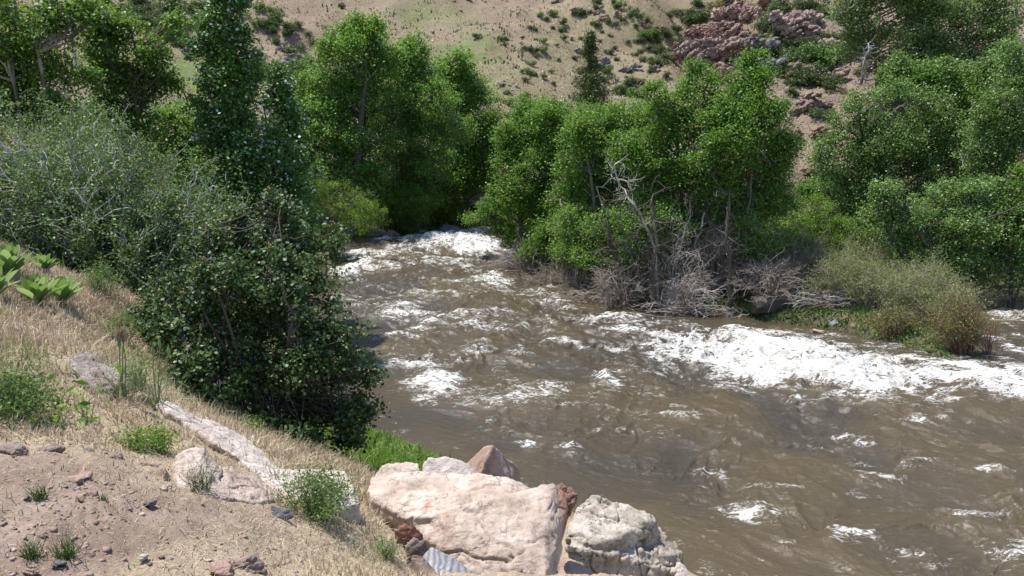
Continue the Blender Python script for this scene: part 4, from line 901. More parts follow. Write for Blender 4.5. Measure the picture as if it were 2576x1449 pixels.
# ---------------------------------------------------------------- street lamps on the hidden road
for i, (u, v, Y, dx, s) in enumerate([(674, 166, 58, 1, 1.), (178, 22, 42, 1, 1.)]):
    top = at(u, v, Y); g = H(np.array([top[0]]), np.array([Y]))[0]; g = min(g, top[2] - 5)
    E = empty('street_lamp', (top[0], Y, g), ['grey street lamp showing above the poplar on the left', 'grey street lamp behind the top left tree'][i], 'street lamp')
    b = Bag(); b.tube(np.array([[[top[0], Y, g], [top[0], Y, (g + top[2]) / 2], [top[0], Y, top[2]]]]), np.array([[.11, .09, .07]]), 8)
    b.build('pole', M['silver'], E, (top[0], Y, g), True)
    a = at(u + 36 * dx, v - 10, Y); b = Bag(); b.tube(np.array([[top - [0, 0, .1], top + (a - top) * .3 + [0, 0, .14], top + (a - top) * .7 + [0, 0, .1], a]]), np.array([[.05, .045, .04, .04]]), 6); b.build('arm', M['silver'], E, (top[0], Y, g), True)
    b = Bag(); b.tube(np.array([[a - [.25, 0, 0], a, a + [.25, 0, -.02], a + [.4, 0, -.04]]]), np.array([[.05, .12, .12, .04]]), 8); b.build('lamp_head', M['silver'], E, (top[0], Y, g), True)

# ---------------------------------------------------------------- big trees
# top-left
tree('tree', 120, 17, [(40, 60, 100, 80), (150, 50, 70, 50), (50, 180, 110, 80), (170, 190, 70, 60), (20, 290, 90, 70), (130, 300, 90, 55), (-60, 120, 120, 140), (235, 30, 40, 30)], 'dark', 'barklight', 'dark leafy tree at the top left corner with a pale broken trunk', nclump=800, per=26, leaf=.075, sig=.17, trunk_r=.1, stems=2, seed=11, shell=.3, rough=.45, twigs=.4)
tree('tree', 330, 19, [(300, 110, 80, 60), (270, 190, 55, 50), (350, 190, 80, 50), (420, 215, 50, 30), (390, 130, 40, 45), (330, 260, 80, 40), (245, 60, 50, 40), (440, 60, 25, 20), (210, 330, 80, 50), (300, 340, 100, 45)], 'dark', 'bark', 'dark spreading tree left of the tall poplar, brown slope behind', nclump=760, per=26, leaf=.075, sig=.17, trunk_r=.1, stems=2, seed=12, shell=.3, rough=.5, twigs=.4)
tree('poplar_tree', 630, 19, [(565, 20, 42, 60, 0), (575, 100, 65, 70, 0), (590, 190, 80, 80, 0), (600, 290, 95, 90, 0), (620, 390, 110, 90, 0), (640, 490, 115, 90, 0), (650, 590, 110, 70, 0), (585, -40, 30, 50, 0)], 'poplar', 'bark', 'tall narrow poplar with dark leaves flashing white undersides', nclump=1050, per=30, leaf=.085, sig=.15, trunk_r=.07, seed=13, shell=.35, rough=.35, aspect=.85, glint=.3)
tree('poplar_tree', 705, 20.5, [(700, 200, 22, 40, 0), (705, 270, 42, 60, 0), (720, 350, 60, 70, 0), (730, 450, 70, 80, 0), (735, 540, 70, 70, 0)], 'poplar', 'bark', 'shorter poplar with white leaf undersides right of the tall one', nclump=500, per=30, leaf=.085, sig=.15, trunk_r=.05, seed=14, shell=.35, rough=.35, aspect=.85, glint=.3)
tree('tree', 470, 24, [(470, 330, 70, 60), (430, 300, 50, 40), (500, 400, 80, 70), (400, 380, 80, 60), (530, 260, 35, 50)], 'cotton', 'bark', 'mid green tree between the grey stemmed shrubs and the poplar', nclump=380, per=26, leaf=.085, sig=.2, trunk_r=.1, seed=15)
# big cottonwoods, centre left
tree('cottonwood_tree', 880, 39, [(915, 95, 55, 45), (870, 150, 75, 60), (960, 150, 50, 55), (830, 230, 70, 60), (910, 250, 90, 80), (830, 330, 90, 80), (930, 380, 90, 80), (770, 300, 45, 60), (760, 390, 60, 70), (860, 450, 110, 60), (905, 60, 20, 20), (850, 100, 25, 25)], 'cotton', 'bark', 'tallest cottonwood of the riverside clump, left of the gap', group=None, nclump=1500, per=30, leaf=.12, sig=.30, trunk_r=.22, stems=2, seed=21, shell=.45, rough=.38)
tree('cottonwood_tree', 1035, 42, [(1040, 125, 38, 45), (1020, 190, 60, 60), (1060, 250, 80, 60), (1000, 300, 80, 70), (1070, 350, 80, 70), (1000, 420, 90, 70), (1080, 450, 80, 60), (1030, 500, 90, 50)], 'cotton', 'barklight', 'cottonwood in the middle of the riverside clump with a grey trunk', nclump=1200, per=30, leaf=.12, sig=.30, trunk_r=.22, stems=2, seed=22, shell=.45, rough=.38)
tree('cottonwood_tree', 1160, 45, [(1125, 190, 55, 45), (1170, 230, 60, 50), (1205, 300, 55, 70), (1130, 300, 70, 60), (1170, 390, 80, 70), (1235, 370, 30, 60), (1130, 450, 80, 60), (1200, 450, 50, 50), (1160, 150, 25, 20)], 'cotton', 'bark', 'right hand cottonwood of the riverside clump beside the open hillside', nclump=1150, per=30, leaf=.12, sig=.31, trunk_r=.2, stems=2, seed=23, shell=.45, rough=.38)
# shrubs under them
tree('willow_shrub', 800, 33, [(850, 500, 70, 60), (800, 540, 60, 60), (890, 560, 60, 50), (830, 580, 60, 30), (780, 480, 50, 60), (900, 520, 60, 45), (940, 565, 45, 30), (760, 560, 50, 50)], 'willow', 'bark', 'bright yellow green willow on the far left bank', 'shrub', nclump=620, per=26, leaf=.06, sig=.16, trunk_r=.05, stems=4, seed=31, aspect=.5)
tree('willow_shrub', 970, 40, [(960, 520, 50, 45), (1010, 530, 60, 45), (1040, 550, 40, 30), (930, 540, 30, 40), (1060, 520, 40, 35)], 'willow', 'bark', 'rounded mid green shrub hanging over the far left bank', 'shrub', nclump=440, per=26, leaf=.075, sig=.18, trunk_r=.06, stems=4, seed=32)
tree('willow_shrub', 1100, 43.5, [(1100, 520, 45, 45), (1140, 540, 35, 35), (1090, 560, 40, 20), (1120, 480, 30, 30)], 'willow', 'bark', 'green shrub at the left edge of the far rapids', 'shrub', nclump=340, per=26, leaf=.085, sig=.2, trunk_r=.06, stems=4, seed=33)
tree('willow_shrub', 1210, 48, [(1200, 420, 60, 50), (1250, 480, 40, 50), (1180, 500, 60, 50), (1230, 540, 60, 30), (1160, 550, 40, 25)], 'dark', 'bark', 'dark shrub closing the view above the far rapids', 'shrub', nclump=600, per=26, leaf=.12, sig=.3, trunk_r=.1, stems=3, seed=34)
tree('willow_shrub', 700, 22, [(700, 600, 80, 50), (770, 620, 60, 40), (640, 640, 70, 40), (840, 610, 25, 20)], 'cotton2', 'bark', 'low green shrub between the poplars and the river', 'shrub', nclump=380, per=26, leaf=.07, sig=.16, trunk_r=.05, stems=4, seed=35)
brush('dead_shrub', gv((872 - 1288) / F * 38.5, 38.5), 1.3, 4.2, 18, 'dead', 'thin bare grey shrub rising from the bright willow', seed=36, side=5, r=.014)
for i, a in enumerate([(560, 26, [(500, 470, 60, 50), (560, 520, 60, 50), (620, 500, 60, 50), (530, 600, 80, 50)], 'cotton2', 'low green shrub beneath the tall poplar'),
        (720, 35, [(700, 480, 70, 60), (770, 440, 60, 50), (760, 550, 70, 50), (690, 560, 60, 50)], 'cotton', 'green shrub filling the space right of the short poplar'),
        (960, 40.5, [(965, 230, 60, 60), (1095, 260, 50, 60), (960, 330, 60, 60), (1090, 400, 60, 60), (800, 260, 40, 50), (1150, 340, 50, 50), (990, 150, 35, 40), (780, 340, 50, 50)], 'cotton', 'cottonwood crown filling the gaps between the tall riverside cottonwoods'),
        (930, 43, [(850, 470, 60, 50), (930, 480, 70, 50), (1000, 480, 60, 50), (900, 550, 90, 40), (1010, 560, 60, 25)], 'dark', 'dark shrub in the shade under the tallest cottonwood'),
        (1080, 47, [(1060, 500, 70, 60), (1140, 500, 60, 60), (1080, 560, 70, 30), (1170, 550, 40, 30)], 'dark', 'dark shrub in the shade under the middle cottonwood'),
        (1410, 30, [(1380, 590, 70, 50), (1440, 600, 60, 50), (1350, 640, 50, 25), (1480, 560, 60, 50)], 'cotton2', 'green shrub low between the gap and the dead branches')]):
    tree('willow_shrub', a[0], a[1], a[2], a[3], 'bark', a[4], 'shrub', nclump=420, per=26, leaf=.09, sig=.22, trunk_r=.05, stems=4, seed=400 + i)
# right of the gap
tree('cottonwood_tree', 1320, 32, [(1330, 330, 60, 60), (1400, 300, 55, 40), (1290, 370, 45, 60), (1390, 380, 80, 70), (1310, 440, 70, 60), (1400, 480, 80, 60), (1330, 520, 80, 50), (1270, 500, 40, 40)], 'cotton2', 'bark', 'bright green tree right of the gap above the rapids', nclump=1050, per=30, leaf=.09, sig=.24, trunk_r=.13, stems=3, seed=41, rough=.35)
tree('cottonwood_tree', 1395, 38, [(1380, 290, 50, 35), (1430, 310, 50, 40), (1340, 310, 40, 35), (1400, 350, 80, 50)], 'poplar2', 'barklight', 'bluish green tree behind, left of the spruce', nclump=380, per=26, leaf=.10, sig=.25, trunk_r=.12, stems=2, seed=42, rough=.4)
tree('willow_shrub', 1330, 34, [(1240, 525, 45, 25), (1200, 548, 45, 14), (1290, 540, 50, 35), (1300, 590, 50, 40), (1250, 575, 30, 15), (1340, 600, 50, 45)], 'cotton2', 'dead', 'green shrub leaning over the right side of the far rapids', 'shrub', nclump=520, per=26, leaf=.075, sig=.18, trunk_r=.06, stems=4, seed=43)
tree('cottonwood_tree', 1540, 28.5, [(1540, 320, 80, 50), (1480, 370, 70, 60), (1590, 370, 80, 70), (1530, 440, 90, 60), (1460, 450, 60, 60), (1620, 300, 50, 40), (1560, 500, 90, 50), (1440, 520, 60, 50), (1500, 300, 60, 35), (1620, 430, 70, 60), (1480, 560, 80, 50), (1580, 570, 80, 45)], 'cotton2', 'barklight', 'bright green multi stemmed tree behind the dead branches', nclump=1200, per=30, leaf=.085, sig=.22, trunk_r=.10, stems=4, seed=44, rough=.35)
tree('cottonwood_tree', 1700, 25.5, [(1745, 190, 26, 40), (1770, 240, 50, 50), (1700, 270, 60, 50), (1670, 340, 70, 60), (1750, 330, 80, 70), (1690, 430, 80, 60), (1770, 430, 80, 60), (1640, 450, 50, 50), (1650, 240, 30, 40), (1600, 400, 60, 60), (1720, 500, 90, 50), (1640, 530, 70, 45), (1800, 380, 60, 60)], 'cotton2', 'bark', 'tall bright cottonwood on the island, left of the pair', nclump=1350, per=30, leaf=.075, sig=.2, trunk_r=.11, stems=3, seed=45, rough=.38, dead=60)
tree('cottonwood_tree', 1845, 24.5, [(1900, 170, 26, 40), (1880, 230, 60, 50), (1930, 290, 50, 50), (1850, 300, 80, 60), (1920, 370, 70, 60), (1830, 390, 80, 60), (1960, 440, 45, 50), (1870, 460, 90, 60), (1800, 480, 60, 50), (1970, 370, 40, 60), (1860, 520, 80, 45), (1950, 520, 50, 45)], 'cotton2', 'bark', 'tall bright cottonwood on the island, right of the pair with dark straight stems', nclump=1350, per=30, leaf=.075, sig=.2, trunk_r=.12, stems=3, seed=46, rough=.38, dead=60)
tree('willow_shrub', 2040, 27, [(2040, 530, 50, 50), (2000, 590, 60, 50), (2080, 600, 55, 45), (2110, 640, 35, 30), (2030, 650, 60, 40), (1970, 640, 50, 50)], 'willow', 'bark', 'bright green shrub behind the island right of the cottonwoods', 'shrub', nclump=620, per=26, leaf=.065, sig=.17, trunk_r=.05, stems=4, seed=47, aspect=.5)
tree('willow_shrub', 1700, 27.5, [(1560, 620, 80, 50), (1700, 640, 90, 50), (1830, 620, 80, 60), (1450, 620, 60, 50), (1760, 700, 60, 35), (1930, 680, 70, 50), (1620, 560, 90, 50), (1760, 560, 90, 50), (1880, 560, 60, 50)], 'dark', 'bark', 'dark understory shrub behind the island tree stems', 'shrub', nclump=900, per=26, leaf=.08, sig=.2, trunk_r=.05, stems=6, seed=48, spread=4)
for i, a in enumerate([(1480, 25.8, [(1440, 570, 60, 45), (1500, 590, 60, 45), (1420, 630, 50, 30), (1480, 650, 50, 30)], 'cotton2', 'green leafy shrub growing through the left end of the twig thicket', 260),
        (1600, 25.2, [(1560, 560, 60, 45), (1620, 590, 60, 50), (1580, 650, 60, 40), (1690, 560, 60, 50), (1700, 630, 50, 50)], 'cotton', 'green leafy shrub growing through the middle of the twig thicket', 280),
        (1790, 25.4, [(1770, 560, 60, 50), (1800, 640, 60, 50), (1760, 700, 50, 35), (1840, 580, 50, 50)], 'cotton', 'green leafy shrub between the right island stems', 260),
        (1930, 24.4, [(1900, 590, 60, 50), (1950, 640, 60, 45), (1980, 600, 50, 50), (1900, 660, 50, 40)], 'cotton2', 'green leafy shrub behind the twig dome', 260)]):
    tree('willow_shrub', a[0], a[1], a[2], a[3], 'dead', a[4], 'shrub', nclump=a[5], per=20, leaf=.075, sig=.2, trunk_r=.04, stems=5, seed=440 + i, shell=.2, rough=.5, twigs=.8)
# spruce
def spruce(u, Y, vtop, vbase, wpx, label, seed):
    rng = np.random.default_rng(seed); top = at(u, vtop, Y); x = top[0]; b = gv(x, Y, -.1); hgt = top[2] - b[2]; wmax = wpx * Y / F / 2
    E = empty('spruce_tree', b, label, 'tree'); T = Bag()
    T.tube(np.array([[b + (top - b) * t for t in np.linspace(0, 1, 8)]]), (.2 * np.linspace(1, .06, 8))[None], 8)
    S = []; En = []
    for k in range(300):
        t = rng.random() ** 1.1; z = b[2] + hgt * (.1 + .9 * t)
        t = round(t * 26) / 26 + rng.normal() * .006; t = min(max(t, 0), .995); z = b[2] + hgt * (.1 + .9 * t); L = wmax * (1.35 * (1 - t) ** 1.05 + .02) * rng.uniform(.45, 1.2); a = rng.uniform(0, 6.283)
        S.append([x, Y, z]); En.append([x + math.cos(a) * L, Y + math.sin(a) * L, z - L * .18 + rng.normal() * .08])
    P = curves(np.array(S), np.array(En), 6, .04, -.1, .02, rng); T.tube(P, (.022 * np.linspace(1, .3, 6))[None].repeat(len(S), 0), 4)
    T.build('trunk', M['bark'], E, b, True)
    ti = rng.integers(0, len(S), 36000); tt = rng.uniform(.3, 5, 36000); i0 = np.clip(tt.astype(int), 0, 4); fr = (tt - i0)[:, None]
    pos = P[ti, i0] * (1 - fr) + P[ti, i0 + 1] * fr
    pos += rng.normal(size=pos.shape) * np.array([.13, .13, .08]); pos[:, 2] -= np.abs(rng.normal(size=len(pos))) * .13
    V, f, t = leaves(pos, .13, rng, .28, .1, droop=.8); B = Bag(); B.add(V, f, t); B.build('crown', M['spruce'], E, b)
spruce(1485, 41, 78, 560, 290, 'pointed olive green spruce rising above the riverside trees', 51)
# right side
tree('tree', 2270, 31, [(2160, 290, 75, 50), (2240, 260, 60, 50), (2130, 370, 70, 60), (2220, 350, 90, 70), (2310, 310, 70, 60), (2180, 450, 90, 70), (2280, 400, 80, 50), (2370, 370, 70, 70), (2120, 500, 60, 60), (2350, 270, 50, 40), (2100, 400, 50, 60), (2400, 440, 80, 60), (2330, 460, 80, 50), (2230, 510, 90, 50), (2100, 570, 60, 50)], 'poplar2', 'bark', 'large grey green tree on the far bank behind the island, dark hollow beneath', nclump=1500, per=28, leaf=.085, sig=.24, trunk_r=.15, stems=2, seed=61, rough=.35, dead=80, deadmat='deadlight')
tree('tree', 2230, 39, [(2160, 30, 60, 50), (2260, 30, 90, 60), (2360, 60, 90, 70), (2460, 60, 80, 70), (2300, 130, 80, 60), (2400, 150, 90, 60), (2140, 110, 45, 50), (2200, 90, 40, 40), (2520, 120, 40, 60), (2280, -30, 140, 50), (2480, -10, 80, 60), (2360, 190, 80, 45), (2450, 200, 80, 50), (2520, 200, 60, 50), (2290, 200, 50, 40)], 'olive', 'barklight', 'spreading tree on the upper right slope with twisted pale trunks', nclump=1500, per=28, leaf=.12, sig=.31, trunk_r=.18, stems=3, seed=62, rough=.35, base=hit(2235, 200))
tree('tree', 2400, 33, [(2310, 230, 70, 40), (2390, 240, 70, 50), (2450, 300, 60, 60), (2400, 330, 60, 50), (2290, 200, 60, 40)], 'cotton', 'bark', 'green tree behind the large grey green tree', nclump=620, per=28, leaf=.09, sig=.25, trunk_r=.12, stems=2, seed=63)
tree('tree', 2520, 27.5, [(2540, 170, 50, 60), (2560, 250, 60, 70), (2500, 300, 60, 70), (2480, 380, 60, 60), (2560, 380, 70, 80), (2520, 450, 80, 60), (2640, 300, 70, 150)], 'poplar2', 'barklight', 'silvery green cottonwood at the right edge, upper part', nclump=950, per=28, leaf=.08, sig=.22, trunk_r=.14, stems=2, seed=64, rough=.35)
tree('cottonwood_tree', 2400, 24.5, [(2240, 490, 45, 30), (2200, 545, 40, 22), (2290, 530, 70, 50), (2380, 500, 80, 50), (2470, 500, 80, 50), (2320, 600, 80, 55), (2420, 590, 100, 70), (2540, 560, 80, 80), (2350, 670, 80, 40), (2470, 670, 90, 50), (2560, 660, 70, 60), (2640, 550, 80, 140)], 'poplar2', 'bark', 'leafy cottonwood with shiny leaves over the right channel', glint=.12, nclump=1500, per=28, leaf=.075, sig=.2, trunk_r=.12, stems=4, seed=65, rough=.35)
tree('willow_shrub', 2570, 24, [(2565, 540, 22, 80), (2575, 440, 20, 40), (2610, 560, 50, 110)], 'willow', 'bark', 'yellow green shrub at the far right edge', 'shrub', nclump=220, per=26, leaf=.06, sig=.16, trunk_r=.05, stems=3, seed=66)
tree('willow_shrub', 2330, 27.5, [(2180, 600, 60, 60), (2250, 680, 80, 50), (2400, 720, 120, 30), (2540, 730, 70, 30), (2150, 680, 50, 50)], 'dark', 'bark', 'deep shaded shrub on the far bank behind the island willows', 'shrub', nclump=620, per=26, leaf=.08, sig=.2, trunk_r=.05, stems=6, seed=67, spread=3)
for i, a in enumerate([(2330, 37, [(2280, 230, 60, 40), (2340, 280, 70, 50), (2420, 260, 60, 50), (2300, 330, 70, 50), (2430, 380, 70, 60), (2350, 420, 80, 60), (2460, 440, 80, 60)], 'olive', 'dull green tree filling the slope behind the silvery cottonwood'),
        (2420, 33.5, [(2330, 190, 70, 40), (2430, 200, 70, 45), (2510, 190, 60, 50), (2255, 180, 45, 30), (2570, 200, 50, 60), (2470, 240, 70, 40)], 'poplar2', 'leafy tree crown joining the upper right tree to the silvery cottonwood'),
        (2140, 34, [(2090, 480, 50, 50), (2140, 540, 60, 60), (2060, 560, 50, 50), (2150, 620, 70, 50), (2060, 620, 50, 40)], 'dark', 'dark green tree left of the shaded hollow')]):
    tree('tree', a[0], a[1], a[2], a[3], 'bark', a[4], nclump=700, per=26, leaf=.10, sig=.25, trunk_r=.09, stems=3, seed=420 + i)
for i, (u0, v0, u1, v1, Y, r, mt, lb) in enumerate([(2165, 215, 2185, 110, 37.5, .06, 'silver', 'bleached dead snag on the upper right slope'), (2235, 200, 2150, 205, 37.5, .07, 'dead', 'fallen grey dead limb below the bleached snag')]):
    b0 = at(u0, v0, Y); b1 = at(u1, v1, Y); E = empty('dead_tree', b0, lb, 'dead tree'); rng = np.random.default_rng(70 + i); B = Bag()
    P = curves(b0[None], b1[None], 9, .06, .05, .03, rng); B.tube(P, (r * np.linspace(1.2, .3, 9))[None], 7)
    S = P[0][rng.integers(2, 9, 22)]; D = rng.normal(size=(22, 3)) * [.35, .3, .35]; B.tube(curves(S, S + D, 6, .15, 0, .06, rng), (r * .28 * np.linspace(1, .3, 6))[None].repeat(22, 0), 5)
    B.build('trunk', M[mt], E, b0, True)

# ---------------------------------------------------------------- leaning dead stems and trunks on the island
def stems(name, label, segs, mt, r, Y, cat='tree', nt=14, seed=1, tl=.8):
    rng = np.random.default_rng(seed); u0, v0 = segs[0]; b = at(u0, v0, Y); b[2] = gz(b[0], Y) - .1
    E = empty(name, b, label, cat); B = Bag()
    K = [b] + [at(u, v, Y + .15 * i * (-1) ** i) for i, (u, v) in enumerate(segs[1:])]
    K = np.array(K); t = np.linspace(0, len(K) - 1, 14); i0 = np.clip(t.astype(int), 0, len(K) - 2); fr = (t - i0)[:, None]
    P = (K[i0] * (1 - fr) + K[i0 + 1] * fr)[None]; P[:, 1:-1] += rng.normal(size=(1, 12, 3)) * .03
    B.tube(P, (r * np.linspace(1.15, .35, 14))[None], 8)
    S = P[0][rng.integers(4, 14, nt)]; D = rng.normal(size=(nt, 3)) * [1, .7, .8]; D /= np.linalg.norm(D, axis=1, keepdims=True)
    P2 = curves(S, S + D * rng.uniform(.3, 1, (nt, 1)) * tl, 6, .15, 0, .05, rng); B.tube(P2, (r * .25 * np.linspace(1, .4, 6))[None].repeat(nt, 0), 5)
    S = P2[rng.integers(0, nt, nt * 3), rng.integers(2, 6, nt * 3)]; D = rng.normal(size=(nt * 3, 3)); D /= np.linalg.norm(D, axis=1, keepdims=True)
    B.tube(curves(S, S + D * rng.uniform(.2, .6, (nt * 3, 1)) * tl, 5, .15, 0, .05, rng), (max(r * .1, .006) * np.linspace(1, .5, 5))[None].repeat(nt * 3, 0), 4)
    B.build('trunk', M[mt], E, b, True)
stems('dead_tree', 'pale forked dead trunk leaning left in the middle of the tangle', [(1660, 750), (1645, 620), (1600, 520), (1560, 470), (1545, 415)], 'deadlight', .045, 23.9, nt=22, seed=81, tl=.9, cat='dead tree')
stems('bare_tree', 'dark trunk standing at the left of the island foot', [(1548, 742), (1545, 660), (1530, 560), (1500, 470)], 'bark', 0.065, 24.5, seed=82)
stems('bare_tree', 'dark slender trunk right of the left island trunk', [(1622, 750), (1625, 680), (1610, 600), (1590, 520)], 'bark', 0.065, 24.3, seed=83)
stems('bare_tree', 'thick dark trunk in the centre of the island foot', [(1645, 772), (1640, 700), (1650, 620), (1640, 500)], 'bark', 0.091, 23.6, seed=84)
stems('bare_tree', 'short pale stem tilted right in the middle of the island', [(1745, 690), (1752, 620), (1772, 535)], 'deadlight', .06, 24.5, seed=85, nt=8)
stems('bare_tree', 'dark upright trunk right of centre on the island', [(1838, 785), (1835, 700), (1828, 600), (1835, 480)], 'bark', 0.085, 23.2, seed=86)
stems('bare_tree', 'dark trunk close behind the right upright trunk', [(1862, 780), (1868, 680), (1880, 570), (1890, 440)], 'bark', 0.065, 23.9, seed=87)
stems('bare_tree', 'thin trunk leaning right on the island', [(1740, 745), (1750, 650), (1770, 560), (1800, 470)], 'bark', 0.052, 24.6, seed=88)
stems('bare_tree', 'thin forked trunk on the left of the island', [(1450, 700), (1455, 620), (1430, 560), (1410, 500)], 'dead', 0.046, 27, seed=89)
stems('bare_tree', 'grey thin trunk behind the short pale stem', [(1720, 720), (1722, 620), (1735, 560), (1740, 480)], 'dead', 0.039, 25, seed=90)
# bare tangles
BT = [(1480, 705, 26, 1.1, 1.2, 50, 'dead', 'tangle of bare twigs at the left edge of the island', (0, 0)),
      (1560, 735, 24.3, 1.2, 1.8, 80, 'dead', 'bare twigs around the left island trunk', (0, 0)),
      (1390, 690, 28, 1.1, 1.0, 45, 'dead', 'brown bare twigs over the water left of the island', (-.2, 0)),
      (1610, 690, 24.6, 1.0, 2.5, 40, 'dead', 'tall bare twiggy shrub behind the forked dead trunk', (0, 0)),
      (1690, 755, 23.4, 1.0, 1.5, 70, 'deadlight', 'pale spray of bare twigs at the foot of the centre trunk', (.45, 0)),
      (1790, 720, 24.5, 1.1, 1.9, 60, 'dead', 'bare twigs between the two right trunks', (0, 0)),
      (1930, 775, 23, 1.2, 1.35, 110, 'dead', 'dome of curled grey bare twigs above the old log', (0, 0)),
      (1990, 730, 24.2, 1.0, 1.5, 60, 'dead', 'bare grey shrub behind the dome of twigs', (0, 0)),
      (1310, 640, 31, 1.4, 1.3, 50, 'dead', 'bare brown twigs trailing at the edge of the far rapids', (-.2, 0)),
      (1420, 640, 28.5, 1., 1.4, 40, 'dead', 'grey bare shrub under the bright trees left of the island', (0, 0)),
      (1860, 640, 24.8, .9, 2.6, 40, 'dead', 'thin bare shrub among the right island stems', (0, 0)),
      (1690, 650, 24.1, .9, 2.7, 22, 'deadlight', 'tall pale bare shrub right of the centre trunk', (.1, 0)),
      (1800, 650, 24.3, .9, 2.3, 22, 'deadlight', 'pale bare shrub beside the right upright trunk', (0, 0)),
      (1330, 640, 30.5, 1.2, 1.9, 34, 'deadlight', 'pale bare twigs among the leaning green shrub', (0, 0))]
for i, (u, v, Y, R_, Hh, n, mt, lb, ln) in enumerate(BT):
    p = at(u, v, Y); b = np.array([p[0], Y, max(p[2] - .3, gz(p[0], Y))])
    if v > 700: b[2] = max(gz(p[0], Y), .1)
    brush('bare_shrub', (p[0], Y, gz(p[0], Y) if v > 690 else gz(p[0], Y)), R_, Hh if v > 690 else Hh + 0, n, mt, lb, seed=100 + i, side=7, r=.013, lean=ln, arch=.7, sidelen=.45, spread0=.25, flat=.8)
def pile(name, label, u, v, Y, sx, sy, sz, n, L, r, mt, seed, cat='driftwood', yaw=0., dyaw=.6):
    rng = np.random.default_rng(seed); p = at(u, v, Y); g = max(gz(p[0], Y), float(wlevel(np.array(Y)))); c = np.array([p[0], Y, g])
    P0 = c + rng.normal(size=(n, 3)) * [sx, sy, 0] + np.array([0, 0, 1]) * rng.random((n, 1)) * sz
    a = yaw + rng.normal(size=n) * dyaw; D = np.stack([np.cos(a), np.sin(a) * .6, rng.normal(size=n) * .15], 1) * L * rng.uniform(.4, 1, (n, 1))
    B = Bag(); B.tube(curves(P0 - D / 2, P0 + D / 2, 7, .08, .03, .03, rng), (r * np.linspace(1, .4, 7))[None] * rng.uniform(.5, 1.6, (n, 1)), 5)
    o = B.build(name, M[mt], None, c, True); tag(o, label, cat)
pile('driftwood', 'heap of bleached driftwood sticks right of the old log', 2065, 795, 22.6, .45, .3, .35, 130, 1.1, .016, 'deadlight', 121)
pile('driftwood', 'brown driftwood branches caught at the foot of the centre trunk', 1720, 772, 23.4, .55, .3, .2, 90, 1.3, .015, 'dead', 122, yaw=.1, dyaw=.35)
pile('driftwood', 'reddish brown fallen twigs at the left waterline of the island', 1510, 738, 25, .7, .3, .22, 110, 1.4, .013, 'dead', 123, yaw=-.1, dyaw=.3)
pile('driftwood', 'sparse driftwood sticks left of the old log', 1820, 778, 23.2, .5, .3, .15, 50, 1.0, .014, 'dead', 124)
# old log
def log():
    rng = np.random.default_rng(9); a = at(1893, 788, 22.6); c = at(1995, 768, 22.9); a[2] = .48; c[2] = .62
    k = 40; s = 30; t = np.linspace(0, 1, k); an = np.linspace(0, 2 * math.pi, s, endpoint=False)
    ax = (c - a); L = np.linalg.norm(ax); ax /= L; B1 = np.cross(ax, [0, 0, 1]); B1 /= np.linalg.norm(B1); B2 = np.cross(B1, ax)
    V = []
    for i, tt in enumerate(t):
        end = .25 * math.exp(-((tt) / .02) ** 2)
        R = .27 - .07 * tt
        q = np.stack([np.full(s, tt * L * 1.5), np.cos(an) * 2.2, np.sin(an) * 2.2], 1)
        rr = R * (1 + .28 * f3(q, 4, 5) + .1 * np.abs(n2(an * 5, np.full(s, tt * 3.)))) * (1 if 0 < i < k - 1 else .72)
        V.append(a + ax * L * tt + B1 * (np.cos(an) * rr)[:, None] + B2 * (np.sin(an) * rr)[:, None])
    V = np.concatenate(V); i0 = (np.arange(k - 1)[:, None] * s + np.arange(s)[None]); i1 = (np.arange(k - 1)[:, None] * s + (np.arange(s)[None] + 1) % s)
    f = np.stack([i0, i1, i1 + s, i0 + s], -1).reshape(-1, 4)
    V = np.concatenate([V, [a + ax * .06, c]]); n0 = k * s
    c1 = np.array([[n0, (j + 1) % s, j] for j in range(s)]); c2 = np.array([[n0 + 1, (k - 1) * s + j, (k - 1) * s + (j + 1) % s] for j in range(s)])
    o = mesh_np('log', V, [f, c1, c2], M['bark'], None, a, True); tag(o, 'thick dark weathered log lying at the island edge', 'log')
log()
# sandbar willows with reddish bases
for i, (u, v, Y, R_, Hh, n, nl, lb, ln) in enumerate([
        (2110, 800, 22.8, 1.1, 1.5, 60, 5200, 'feathery green willow behind the driftwood heap', (0, 0)), (2190, 810, 22.2, 1.0, 1.45, 60, 4800, 'feathery willow second from the driftwood heap', (.1, 0)),
        (2270, 830, 21.3, 1.0, 1.35, 60, 4800, 'feathery willow in the middle of the row at the island end', (.1, 0)), (2350, 850, 20.6, .95, 1.35, 60, 4600, 'feathery willow with grey twigs next to the island tip', (.1, 0)),
        (2425, 905, 18.9, .62, 1.55, 80, 3600, 'willow with dark red stems at the very tip of the island', (-.12, 0)), (2010, 740, 24.5, 1.0, 2.0, 50, 4200, 'tall feathery willow behind the bare twig dome', (0, 0)),
        (2170, 740, 24.3, 1.1, 1.7, 50, 4600, 'feathery willow behind the row, left half', (0, 0)), (2310, 790, 22.5, .9, 1.5, 50, 4200, 'feathery willow behind the row, right half', (0, 0)),
        (2240, 860, 20.2, .8, .7, 50, 1800, 'low twiggy willow leaning over the foam at the island edge', (0, -.1))]):
    x = (u - 1288) / F * Y * 1.0; x = at(u, v, Y)[0]
    brush('willow_shrub', (x, Y, max(gz(x, Y), float(wlevel(np.array(Y))) - .05)), R_, Hh, n, 'redstem' if i in (4, 8) else 'dead', lb, seed=140 + i, side=6, r=.009, lean=ln, arch=.55, leafmat='sand', nleaf=nl, leaf=.06, aspect=.3, leaf_from=.45, sidelen=.4, spread0=.45, flat=.7)
brush('bare_shrub', (at(2490, 900, 18.8)[0], 18.8, .02), .5, .8, 14, 'redstem', 'few arching bare twigs standing in the foam right of the island tip', seed=160, side=3, r=.008, arch=.9, spread0=.3)
